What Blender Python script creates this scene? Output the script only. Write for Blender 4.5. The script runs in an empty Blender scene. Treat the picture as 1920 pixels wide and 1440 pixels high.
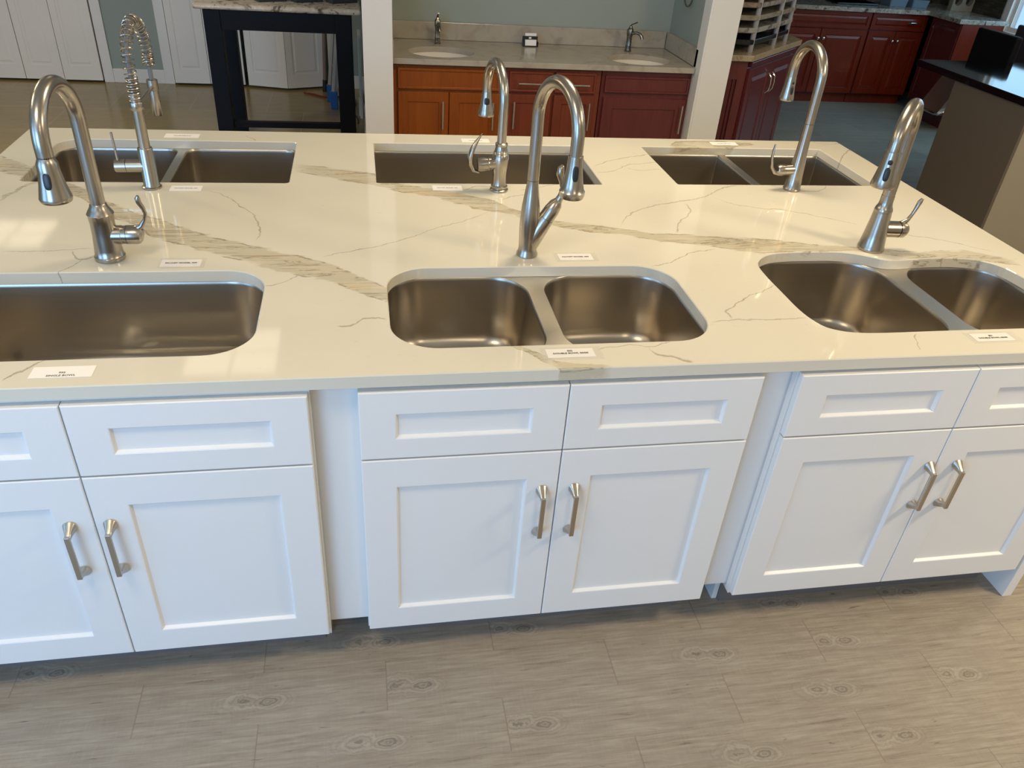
import bpy, bmesh, math, random
from mathutils import Vector, Matrix
random.seed(7)
PI = math.pi
sc = bpy.context.scene
COL = sc.collection

# ---------------------------------------------------------------- camera, light, exposure
cam_d = bpy.data.cameras.new('camera')
cam_d.sensor_fit = 'HORIZONTAL'
cam_d.sensor_width = 36.0
cam_d.lens = 1465.1 / 1920 * 36.0
cam_d.clip_start = 0.05
cam = bpy.data.objects.new('camera', cam_d)
cam.location = (-0.432, -1.384, 1.8199)
cam.rotation_euler = (0.9836, -0.0667, -0.1684)
COL.objects.link(cam)
sc.camera = cam
sc.view_settings.view_transform = 'Standard'
sc.view_settings.look = 'None'
sc.view_settings.gamma = 1.0
sc.view_settings.use_curve_mapping = False
sc.view_settings.exposure = 0.0

SKY = (0.42, 0.70, 1.0)
world = bpy.data.worlds.new('daylight')
sc.world = world
world.use_nodes = True
_bg = world.node_tree.nodes['Background']
_bg.inputs[0].default_value = (*SKY, 1)
_bg.inputs[1].default_value = 1.1

def area(name, loc, rot, sx, sy, power, color):
    d = bpy.data.lights.new(name, 'AREA')
    d.shape = 'RECTANGLE'; d.size = sx; d.size_y = sy
    d.energy = power; d.color = color
    o = bpy.data.objects.new(name, d)
    o.location = loc; o.rotation_euler = rot
    COL.objects.link(o)
    return o

# daylight that enters by the shop windows (one area light in each window opening, facing the room)
area('daylight_front_left', (-3.1, -3.93, 1.45), (PI/2, 0, 0), 2.3, 1.9, 112, (0.29, 0.57, 1.0))
area('daylight_left', (-5.03, -1.6, 1.45), (PI/2, 0, -PI/2), 2.3, 1.9, 40, (0.29, 0.57, 1.0))
area('daylight_right', (5.62, 4.75, 1.55), (PI/2, 0, PI/2), 1.9, 1.45, 12, (0.42, 0.76, 1.0))

CEIL = 2.75
TROFFERS = [(-3.22, 5.05), (-1.30, 3.13), (3.15, 3.55), (-3.2, 1.2), (0.62, 1.35), (-1.3, -0.8), (2.6, -0.8),
            (0.62, -2.6), (-3.2, -2.6), (4.4, 1.3), (5.0, 3.3), (-3.3, 3.0), (0.65, 3.45)]  # the kitchen-side and back-left lights are added to brighten those areas
TROFFER_POWER = {0: 0.5, 1: 0.5, 2: 0.9, 3: 22, 4: 32, 5: 20, 6: 72, 7: 18, 8: 4, 9: 22, 10: 9, 11: 34, 12: 0}
WARM = (1.0, 0.81, 0.54)
TROFFERS = TROFFERS[:12]
for i, (tx, ty) in enumerate(TROFFERS):
    area('troffer_light', (tx, ty, CEIL - 0.03), (0, 0, 0), 0.54, 0.54, TROFFER_POWER[i], WARM)

# ---------------------------------------------------------------- helpers
def tag(o, label=None, cat=None, group=None, kind=None):
    if label: o['label'] = label
    if cat: o['category'] = cat
    if group: o['group'] = group
    if kind: o['kind'] = kind
    return o

def thing(name, label, cat, loc=(0, 0, 0), rotz=0.0, group=None):
    o = bpy.data.objects.new(name, None)
    o.empty_display_size = 0.05
    o.location = loc; o.rotation_euler = (0, 0, rotz)
    COL.objects.link(o)
    return tag(o, label, cat, group)

def dup(o, parent=None):
    c = o.copy(); COL.objects.link(c)
    if parent is not None: c.parent = parent
    for ch in list(o.children): dup(ch, c)
    return c

class MB:
    def __init__(s): s.v = []; s.f = []; s.sm = []
    def add(s, vs, fs, smooth=False, M=None):
        n = len(s.v)
        for v in vs:
            v = Vector(v)
            s.v.append(tuple(M @ v) if M is not None else tuple(v))
        for f in fs: s.f.append(tuple(i + n for i in f)); s.sm.append(smooth)
        return s
    def box(s, x0, x1, y0, y1, z0, z1, b=0.0, M=None):
        x0, x1 = min(x0, x1), max(x0, x1); y0, y1 = min(y0, y1), max(y0, y1); z0, z1 = min(z0, z1), max(z0, z1)
        if b <= 0:
            vs = [(x0,y0,z0),(x1,y0,z0),(x1,y1,z0),(x0,y1,z0),(x0,y0,z1),(x1,y0,z1),(x1,y1,z1),(x0,y1,z1)]
            fs = [(0,3,2,1),(4,5,6,7),(0,1,5,4),(1,2,6,5),(2,3,7,6),(3,0,4,7)]
            return s.add(vs, fs, False, M)
        bm = bmesh.new()
        bmesh.ops.create_cube(bm, size=1)
        for v in bm.verts:
            v.co = Vector(((x0+x1)/2 + v.co.x*(x1-x0), (y0+y1)/2 + v.co.y*(y1-y0), (z0+z1)/2 + v.co.z*(z1-z0)))
        bmesh.ops.bevel(bm, geom=bm.edges[:], offset=b, segments=2, profile=0.5, affect='EDGES')
        bm.verts.index_update()
        s.add([v.co.copy() for v in bm.verts], [[v.index for v in f.verts] for f in bm.faces], False, M)
        bm.free()
        return s
    def loft(s, rings, closed=True, cap0=False, cap1=False, smooth=True, M=None):
        n = len(rings[0]); vs = [p for r in rings for p in r]; fs = []
        for k in range(len(rings) - 1):
            for i in range(n if closed else n - 1):
                j = (i + 1) % n
                fs.append((k*n+i, k*n+j, (k+1)*n+j, (k+1)*n+i))
        if cap0: fs.append(tuple(range(n))[::-1])
        if cap1: fs.append(tuple((len(rings)-1)*n + i for i in range(n)))
        return s.add(vs, fs, smooth, M)
    def lathe(s, prof, n=40, M=None, cap0=True, cap1=True):
        rings = [[(r*math.cos(2*PI*i/n), r*math.sin(2*PI*i/n), z) for i in range(n)] for r, z in prof]
        return s.loft(rings, True, cap0, cap1, True, M)
    def tube(s, pts, rad, n=16, caps=True, flat=None, M=None, up=None):
        P = [Vector(p) for p in pts]
        if not hasattr(rad, '__len__'): rad = [rad]*len(P)
        T = []
        for i in range(len(P)):
            a = P[max(i-1, 0)]; b = P[min(i+1, len(P)-1)]
            T.append((b-a).normalized())
        u = Vector(up) if up else (Vector((0,0,1)) if abs(T[0].z) < 0.9 else Vector((1,0,0)))
        u = (u - T[0]*u.dot(T[0])).normalized()
        rings = []
        for i, p in enumerate(P):
            if i:
                q = T[i-1].rotation_difference(T[i]); u = (q @ u)
                u = (u - T[i]*u.dot(T[i])).normalized()
            w = T[i].cross(u)
            fl = 1.0 if flat is None else (flat[i] if hasattr(flat, '__len__') else flat)
            rings.append([tuple(p + u*(math.cos(2*PI*k/n)*rad[i]*fl) + w*(math.sin(2*PI*k/n)*rad[i])) for k in range(n)])
        return s.loft(rings, True, caps, caps, True, M)
    def build(s, name, mat, parent=None, loc=None, auto=35, rot=None):
        me = bpy.data.meshes.new(name)
        me.from_pydata([tuple(v) for v in s.v], [], s.f)
        me.polygons.foreach_set('use_smooth', s.sm)
        bm = bmesh.new(); bm.from_mesh(me)
        bmesh.ops.remove_doubles(bm, verts=bm.verts[:], dist=1e-6)
        bmesh.ops.recalc_face_normals(bm, faces=bm.faces[:])
        if any(s.sm) and auto:
            lim = math.radians(auto)
            for e in bm.edges:
                if len(e.link_faces) == 2 and e.calc_face_angle(0) > lim: e.smooth = False
        bm.to_mesh(me); bm.free()
        me.materials.append(mat)
        o = bpy.data.objects.new(name, me)
        COL.objects.link(o)
        if parent is not None: o.parent = parent
        if loc is not None: o.location = loc
        if rot is not None: o.rotation_euler = rot
        return o

def T(x=0, y=0, z=0, rx=0, ry=0, rz=0):
    return Matrix.Translation((x, y, z)) @ Matrix.Rotation(rz, 4, 'Z') @ Matrix.Rotation(ry, 4, 'Y') @ Matrix.Rotation(rx, 4, 'X')

def rrect(x0, x1, y0, y1, r, k=10, z=0.0, rs=None):
    """rounded rectangle loop, counter-clockwise; rs = radii for corners (x1y0, x1y1, x0y1, x0y0)"""
    rs = rs or [r]*4
    cs = [(x1, y0, -PI/2, -1, 1, rs[0]), (x1, y1, 0, -1, -1, rs[1]), (x0, y1, PI/2, 1, -1, rs[2]), (x0, y0, PI, 1, 1, rs[3])]
    out = []
    for cx, cy, a0, sx, sy, rr in cs:
        for i in range(k + 1):
            a = a0 + PI/2*i/k
            out.append((cx + sx*rr + rr*math.cos(a), cy + sy*rr + rr*math.sin(a), z))
    return out

def offset_loop(L, d):
    """offset a ccw loop inwards (d>0) in the xy plane"""
    n = len(L); out = []
    for i in range(n):
        a = Vector(L[(i-1) % n][:2]); b = Vector(L[i][:2]); c = Vector(L[(i+1) % n][:2])
        e1 = (b-a); e2 = (c-b)
        if e1.length < 1e-7: e1 = e2
        if e2.length < 1e-7: e2 = e1
        e1.normalize(); e2.normalize()
        n1 = Vector((-e1.y, e1.x)); n2 = Vector((-e2.y, e2.x))
        m = (n1 + n2)
        if m.length < 1e-6: m = n1
        m.normalize()
        k = d / max(0.35, m.dot(n1))
        out.append((b.x + m.x*k, b.y + m.y*k, L[i][2] if len(L[i]) > 2 else 0))
    return out

def at_z(L, z): return [(p[0], p[1], z) for p in L]

def catmull(P, k=4):
    n = len(P); out = []
    for i in range(n):
        p0, p1, p2, p3 = [Vector(P[(i+j-1) % n]) for j in range(4)]
        for s in range(k):
            t = s/k
            q = 0.5*((2*p1) + (p2-p0)*t + (2*p0-5*p1+4*p2-p3)*t*t + (3*p1-p0-3*p2+p3)*t**3)
            out.append((q.x, q.y, 0.0))
    return out

def filled(outer, holes, z):
    """flat filled face set of an outline with holes"""
    bm = bmesh.new()
    edges = []
    for L in [outer] + holes:
        vs = [bm.verts.new((p[0], p[1], z)) for p in L]
        for i in range(len(vs)): edges.append(bm.edges.new((vs[i], vs[(i+1) % len(vs)])))
    bmesh.ops.triangle_fill(bm, use_beauty=True, use_dissolve=False, edges=edges)
    bm.verts.index_update()
    V = [tuple(v.co) for v in bm.verts]; F = [tuple(v.index for v in f.verts) for f in bm.faces]
    bm.free()
    return V, F

def slab(mb, outer, holes, z0, z1, b=0.003):
    """plate with holes and a small chamfer on the top edges"""
    V, F = filled(offset_loop(outer, b), [offset_loop(h, -b) for h in holes], z1); mb.add(V, F)
    V, F = filled(outer, holes, z0); mb.add(V, F)
    for L, s in [(outer, 1)] + [(h, -1) for h in holes]:
        mb.loft([at_z(L, z0), at_z(L, z1 - b), at_z(offset_loop(L, b*s), z1)], smooth=False)
    return mb

# ---------------------------------------------------------------- materials
def N(nt, t, **kw):
    n = nt.nodes.new(t)
    for k, v in kw.items():
        if k.startswith('i'):
            key = k[1:]
            n.inputs[int(key) if key.isdigit() else key].default_value = v
        else: setattr(n, k, v)
    return n

def mat(name, color=(0.8, 0.8, 0.8), rough=0.5, metal=0.0, spec=0.5, emit=None, estr=0.0, coat=0.0, alpha=1.0):
    m = bpy.data.materials.new(name); m.use_nodes = True
    p = m.node_tree.nodes['Principled BSDF']
    p.inputs['Base Color'].default_value = (*color, 1)
    p.inputs['Roughness'].default_value = rough
    p.inputs['Metallic'].default_value = metal
    p.inputs['Specular IOR Level'].default_value = spec
    p.inputs['Coat Weight'].default_value = coat
    p.inputs['Alpha'].default_value = alpha
    if emit:
        p.inputs['Emission Color'].default_value = (*emit, 1); p.inputs['Emission Strength'].default_value = estr
    return m

def P_(m): return m.node_tree.nodes['Principled BSDF']

def M_(nt, op, a, b=None, c=None, clamp=False):
    n = nt.nodes.new('ShaderNodeMath'); n.operation = op; n.use_clamp = clamp
    for i, v in enumerate((a, b, c)):
        if v is None: continue
        if isinstance(v, (int, float)): n.inputs[i].default_value = v
        else: nt.links.new(v, n.inputs[i])
    return n.outputs[0]

def mixc(nt, fac, a, b, mode='MIX'):
    n = nt.nodes.new('ShaderNodeMix'); n.data_type = 'RGBA'; n.blend_type = mode
    for idx, v in ((0, fac), (6, a), (7, b)):
        if isinstance(v, (int, float)): n.inputs[idx].default_value = v
        elif isinstance(v, tuple): n.inputs[idx].default_value = (*v, 1) if len(v) == 3 else v
        else: nt.links.new(v, n.inputs[idx])
    return n.outputs[2]

def coords(nt, kind='Object', scale=(1, 1, 1), rot=(0, 0, 0), loc=(0, 0, 0)):
    tc = N(nt, 'ShaderNodeTexCoord'); mp = N(nt, 'ShaderNodeMapping')
    mp.inputs['Scale'].default_value = scale; mp.inputs['Rotation'].default_value = rot; mp.inputs['Location'].default_value = loc
    nt.links.new(tc.outputs[kind], mp.inputs[0])
    return mp.outputs[0]

def noise(nt, vec, scale, detail=4, rough=0.5, dist=0.0):
    n = N(nt, 'ShaderNodeTexNoise')
    n.inputs['Scale'].default_value = scale; n.inputs['Detail'].default_value = detail
    n.inputs['Roughness'].default_value = rough; n.inputs['Distortion'].default_value = dist
    nt.links.new(vec, n.inputs['Vector'])
    return n.outputs[0]

def ramp(nt, fac, stops):
    n = N(nt, 'ShaderNodeValToRGB'); e = n.color_ramp.elements
    while len(e) < len(stops): e.new(0.5)
    for k, (p, c) in enumerate(stops):
        e[k].position = p; e[k].color = (*c, 1) if len(c) == 3 else c
    nt.links.new(fac, n.inputs[0])
    return n.outputs[0]

def bump(nt, h, strength, dist=0.001):
    b = N(nt, 'ShaderNodeBump'); b.inputs['Strength'].default_value = strength; b.inputs['Distance'].default_value = dist
    nt.links.new(h, b.inputs['Height'])
    return b.outputs[0]

def brushed(name, color, rough, scale=(3, 3, 260), spread=0.12, strength=0.06):
    m = mat(name, color, rough, 1.0); nt = m.node_tree; p = P_(m)
    v = coords(nt, 'Object', scale)
    n1 = noise(nt, v, 1.6, 3, 0.6)
    nt.links.new(M_(nt, 'ADD', M_(nt, 'MULTIPLY', n1, spread*2), rough - spread), p.inputs['Roughness'])
    if strength > 0: nt.links.new(bump(nt, n1, strength, 0.0006), p.inputs['Normal'])
    c = mixc(nt, n1, tuple(x*0.95 for x in color), tuple(min(1, x*1.05) for x in color))
    nt.links.new(c, p.inputs['Base Color'])
    return m

NICKEL = mat('brushed_nickel', (0.43, 0.395, 0.345), 0.27, 1.0)
SINK_STEEL = brushed('brushed_sink_steel', (0.47, 0.43, 0.37), 0.31, (1, 1, 60), 0.015, 0.0)
SINK_TOP = brushed('brushed_sink_rim', (0.60, 0.56, 0.49), 0.33, (6, 200, 6), 0.05, 0.0)
STEEL = brushed('stainless_steel', (0.42, 0.41, 0.39), 0.32, (4, 4, 200))
CHROME = mat('polished_chrome', (0.78, 0.78, 0.76), 0.10, 1.0)
PULL = brushed('satin_nickel_pull', (0.52, 0.48, 0.42), 0.30, (200, 200, 4), 0.06, 0.04)
BLACK_PLASTIC = mat('black_plastic', (0.015, 0.017, 0.02), 0.35)
RUBBER = mat('black_rubber', (0.012, 0.012, 0.012), 0.6)
HOSE = mat('grey_hose', (0.16, 0.16, 0.16), 0.45)
PAPER = mat('white_paper', (0.86, 0.84, 0.82), 0.6)
INK = mat('black_ink', (0.02, 0.02, 0.02), 0.6)
FILM = mat('clear_film', (0.75, 0.74, 0.70), 0.12, alpha=0.13)
WHITE_CAB = mat('white_cabinet_paint', (0.80, 0.80, 0.79), 0.38, coat=0.0)
_nt = WHITE_CAB.node_tree
_n = noise(_nt, coords(_nt, 'Object', (1, 1, 1)), 120, 3, 0.5)
_nt.links.new(bump(_nt, _n, 0.04, 0.0004), P_(WHITE_CAB).inputs['Normal'])
CAB_DARK = mat('cabinet_interior', (0.40, 0.36, 0.30), 0.6)
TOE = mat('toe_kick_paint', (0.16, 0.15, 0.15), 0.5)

def wall_paint(name, c):
    m = mat(name, c, 0.6); nt = m.node_tree
    v = coords(nt, 'Object')
    n = noise(nt, v, 90, 4, 0.6)
    nt.links.new(bump(nt, n, 0.12, 0.002), P_(m).inputs['Normal'])
    return m
SAGE = wall_paint('sage_wall_paint', (0.30, 0.345, 0.315))
WHITE_WALL = wall_paint('white_wall_paint', (0.62, 0.62, 0.60))
TRIM = mat('white_trim_paint', (0.76, 0.74, 0.71), 0.35)
DOOR_PAINT = mat('white_door_paint', (0.80, 0.755, 0.70), 0.4)
CEILING = wall_paint('ceiling_tile_paint', (0.74, 0.72, 0.68))

def wood(name, c1, c2, rough=0.3, axis='z'):
    m = mat(name, c1, rough, coat=0.15); nt = m.node_tree
    sc_ = (22, 22, 1.6) if axis == 'z' else (1.6, 22, 22)
    v = coords(nt, 'Object', sc_)
    n = noise(nt, v, 2.2, 6, 0.65, 0.6)
    n2 = noise(nt, coords(nt, 'Object', (2, 2, 1)), 1.2, 3)
    c = ramp(nt, n, [(0.25, c2), (0.75, c1)])
    c = mixc(nt, M_(nt, 'MULTIPLY', n2, 0.5), c, c2)
    nt.links.new(c, P_(m).inputs['Base Color'])
    return m
HONEY = wood('honey_maple_wood', (0.340, 0.085, 0.008), (0.200, 0.045, 0.005))
CHERRY = wood('dark_cherry_stain', (0.200, 0.022, 0.005), (0.095, 0.009, 0.003))
PLUM = wood('plum_cherry_wood', (0.165, 0.030, 0.030), (0.085, 0.013, 0.015))
MAPLE_RED = wood('red_maple_wood', (0.230, 0.050, 0.022), (0.125, 0.024, 0.012))
BLACK_WOOD = mat('black_painted_wood', (0.003, 0.0035, 0.006), 0.5, spec=0.15)
BLACK_LEATHER = mat('black_leather', (0.003, 0.003, 0.004), 0.6, spec=0.2)
BROWN_PANEL = mat('taupe_end_panel', (0.125, 0.100, 0.078), 0.45)
BEIGE_PANEL = mat('beige_panel', (0.33, 0.29, 0.23), 0.5)
BLACK_GRANITE = mat('polished_black_granite', (0.003, 0.003, 0.004), 0.07, spec=0.5)
PORCELAIN = mat('white_porcelain', (0.78, 0.75, 0.70), 0.08)
AGED = brushed('aged_nickel', (0.24, 0.22, 0.19), 0.28, (30, 30, 200))

def granite(name, base, spots, scale=40, rough=0.15):
    m = mat(name, base, rough); nt = m.node_tree
    v = coords(nt, 'Object')
    n = noise(nt, v, scale*0.35, 6, 0.7, 1.2)
    vo = N(nt, 'ShaderNodeTexVoronoi'); vo.inputs['Scale'].default_value = scale
    nt.links.new(v, vo.inputs['Vector'])
    c = ramp(nt, n, [(0.36, spots[0]), (0.47, base), (0.55, base), (0.62, spots[1]), (0.70, spots[2])])
    c = mixc(nt, M_(nt, 'LESS_THAN', vo.outputs['Distance'], 0.16), c, spots[0])
    nt.links.new(c, P_(m).inputs['Base Color'])
    return m
GRANITE_CREAM = granite('cream_and_brown_granite', (0.50, 0.43, 0.34), [(0.07, 0.045, 0.035), (0.62, 0.57, 0.48), (0.20, 0.12, 0.09)], 26)
GRANITE_GREY = granite('grey_and_rust_granite', (0.34, 0.33, 0.29), [(0.035, 0.03, 0.03), (0.55, 0.55, 0.50), (0.16, 0.08, 0.05)], 45)
GRANITE_BEIGE = granite('beige_granite', (0.42, 0.34, 0.23), [(0.28, 0.21, 0.13), (0.46, 0.40, 0.29), (0.36, 0.28, 0.18)], 60)
GRANITE_WHITE = granite('white_grey_granite', (0.36, 0.35, 0.32), [(0.12, 0.115, 0.11), (0.42, 0.41, 0.38), (0.22, 0.20, 0.18)], 18)
GRANITE_TAN = granite('tan_granite', (0.30, 0.265, 0.20), [(0.18, 0.15, 0.11), (0.34, 0.31, 0.25), (0.23, 0.20, 0.15)], 50)
GRANITE_BROWN = granite('brown_granite', (0.25, 0.19, 0.145), [(0.08, 0.055, 0.04), (0.34, 0.28, 0.22), (0.14, 0.09, 0.07)], 45)
GRANITE_DARK = granite('dark_navy_granite', (0.012, 0.014, 0.020), [(0.005, 0.005, 0.006), (0.02, 0.024, 0.032), (0.03, 0.035, 0.045)], 60)
SPACER = mat('white_plastic_spacer', (0.36, 0.35, 0.37), 0.5)
MOSAIC = mat('dark_mosaic_backsplash', (0.05, 0.045, 0.03), 0.3)
_nt = MOSAIC.node_tree
_b = N(_nt, 'ShaderNodeTexBrick')
_b.inputs['Color1'].default_value = (0.07, 0.06, 0.035, 1); _b.inputs['Color2'].default_value = (0.025, 0.02, 0.015, 1)
_b.inputs['Mortar'].default_value = (0.02, 0.018, 0.014, 1); _b.inputs['Scale'].default_value = 1.0
_b.inputs['Brick Width'].default_value = 0.10; _b.inputs['Row Height'].default_value = 0.025; _b.inputs['Mortar Size'].default_value = 0.002
_cx = N(_nt, 'ShaderNodeTexCoord'); _sx = N(_nt, 'ShaderNodeSeparateXYZ'); _cb = N(_nt, 'ShaderNodeCombineXYZ')
_nt.links.new(_cx.outputs['Object'], _sx.inputs[0])
_nt.links.new(M_(_nt, 'ADD', _sx.outputs[0], _sx.outputs[1]), _cb.inputs[0]); _nt.links.new(_sx.outputs[2], _cb.inputs[1])
_nt.links.new(_cb.outputs[0], _b.inputs['Vector']); _nt.links.new(_b.outputs[0], P_(MOSAIC).inputs['Base Color'])

# vanity stone: beige with soft clouds
VANITY_STONE = mat('vanity_quartz', (0.40, 0.36, 0.29), 0.14)
_nt = VANITY_STONE.node_tree
_n = noise(_nt, coords(_nt, 'Object'), 7, 6, 0.62, 1.0)
_nt.links.new(ramp(_nt, _n, [(0.30, (0.30, 0.26, 0.21)), (0.46, (0.39, 0.35, 0.29)), (0.7, (0.42, 0.385, 0.32))]), P_(VANITY_STONE).inputs['Base Color'])

# ---------------------------------------------------------------- veined quartz of the island top
WIDE = [[(-1.577, 1.318, 0.061), (-1.501, 1.259, 0.055), (-1.463, 1.227, 0.051), (-1.333, 1.123, 0.031), (-1.244, 1.032, 0.033), (-1.135, 0.908, 0.044), (-1.071, 0.854, 0.039), (-1.008, 0.791, 0.066), (-0.948, 0.743, 0.057), (-0.836, 0.667, 0.051), (-0.73, 0.606, 0.058), (-0.627, 0.547, 0.065), (-0.527, 0.491, 0.051), (-0.43, 0.402, 0.046), (-0.091, 0.082, 0.011), (-0.036, 0.024, 0.019)], [(-0.669, 1.314, 0.05), (-0.561, 1.268, 0.049), (-0.396, 1.191, 0.061), (-0.309, 1.109, 0.04), (-0.217, 1.074, 0.04), (-0.1, 0.998, 0.055), (-0.025, 0.952, 0.058), (0.039, 0.887, 0.032), (0.135, 0.816, 0.023), (0.202, 0.785, 0.03), (0.316, 0.754, 0.03)], [(0.151, 0.807, 0.025), (0.234, 0.776, 0.028), (0.327, 0.752, 0.023), (0.427, 0.706, 0.031), (0.536, 0.686, 0.04), (0.604, 0.663, 0.044), (0.711, 0.639, 0.057), (0.789, 0.637, 0.049), (0.9, 0.621, 0.027), (1.015, 0.611, 0.018), (1.12, 0.582, 0.026), (1.225, 0.554, 0.034), (1.395, 0.559, 0.043), (1.518, 0.499, 0.021)], [(-1.473, 1.006, 0.022), (-1.457, 1.053, 0.024), (-1.44, 1.115, 0.021), (-1.413, 1.153, 0.018)], [(0.782, 1.6, 0.016), (0.83, 1.601, 0.08), (0.938, 1.613, 0.088), (1.032, 1.637, 0.058), (1.094, 1.656, 0.025), (1.173, 1.664, 0.013)], [(-0.047, 0.03, 0.014), (-0.017, 0.004, 0.021), (0.03, 0.0, 0.015), (0.091, -0.002, 0.01)]]
THIN = [[0, (0.333, 0.784), (0.386, 0.872), (0.486, 0.955), (0.583, 0.993), (0.683, 1.03), (0.747, 1.07), (0.801, 1.125), (0.86, 1.156), (0.909, 1.162)], [0, (0.738, 1.046), (0.781, 0.99), (0.851, 0.951), (0.969, 0.921), (1.067, 0.857), (1.157, 0.799)], [0, (1.265, 0.718), (1.36, 0.679), (1.44, 0.621), (1.492, 0.574)], [1, (0.736, 0.501), (0.822, 0.543), (0.913, 0.612), (0.989, 0.624)], [0, (1.107, 1.106), (1.165, 1.107), (1.214, 1.137), (1.24, 1.175)], [0, (0.343, 0.506), (0.395, 0.524), (0.473, 0.579), (0.545, 0.611), (0.577, 0.615)], [0, (0.391, 0.185), (0.419, 0.192), (0.459, 0.196), (0.541, 0.19), (0.662, 0.194)], [1, (0.2, 0.458), (0.231, 0.455), (0.268, 0.49), (0.313, 0.55), (0.352, 0.616), (0.386, 0.661)], [0, (0.073, 0.077), (0.121, 0.085), (0.175, 0.09), (0.196, 0.083), (0.26, 0.099)], [0, (0.195, 0.081), (0.204, 0.054), (0.233, 0.036), (0.281, 0.01)], [1, (0.025, 0.868), (0.07, 0.885), (0.104, 0.907)], [0, (0.383, 1.284), (0.461, 1.305), (0.526, 1.369), (0.599, 1.391), (0.694, 1.417)], [0, (0.402, 1.356), (0.497, 1.432), (0.587, 1.476), (0.666, 1.509)], [0, (0.518, 1.341), (0.566, 1.316), (0.656, 1.332)], [0, (1.46, 1.707), (1.511, 1.676), (1.593, 1.7)], [0, (1.427, 1.414), (1.519, 1.539), (1.6, 1.623)], [1, (0.696, -0.728), (0.743, -0.725), (0.82, -0.738), (0.894, -0.759), (0.963, -0.807), (1.019, -0.839), (1.06, -0.879), (1.094, -0.924)], [0, (-1.35, 0.638), (-1.282, 0.637), (-1.214, 0.642), (-1.133, 0.652)], [0, (-1.182, 0.641), (-1.169, 0.611), (-1.144, 0.587), (-1.116, 0.601)], [1, (0.461, -1.166), (0.515, -1.176), (0.542, -1.159), (0.587, -1.14)], [0, (-0.684, 0.422), (-0.648, 0.433), (-0.622, 0.465), (-0.603, 0.476)], [0, (-0.508, 0.211), (-0.473, 0.214), (-0.446, 0.245), (-0.428, 0.249), (-0.392, 0.241)], [0, (-0.858, 1.658), (-0.815, 1.601)], [0, (-0.553, 0.585), (-0.493, 0.615), (-0.387, 0.665), (-0.303, 0.717), (-0.243, 0.773), (-0.182, 0.81), (-0.105, 0.863), (-0.053, 0.91)], [0, (-0.11, 1.098), (-0.063, 1.132), (0.017, 1.137)], [0, (-0.004, 1.007), (0.033, 1.037), (0.103, 1.065)], [0, (0.077, 1.101), (0.224, 1.16)], [0, (-1.146, 0.027), (-1.12, 0.064), (-1.092, 0.102), (-1.077, 0.122)]]


def float_curve(nt, fac, pts, vec=False):
    n = N(nt, 'ShaderNodeFloatCurve')
    cu = n.mapping.curves[0]
    while len(cu.points) < len(pts): cu.points.new(0.5, 0.5)
    for k, (a, b) in enumerate(pts):
        cu.points[k].location = (a, b)
        cu.points[k].handle_type = 'VECTOR' if vec else 'AUTO_CLAMPED'
    n.mapping.update()
    nt.links.new(fac, n.inputs[1])
    return n.outputs[0]

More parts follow.
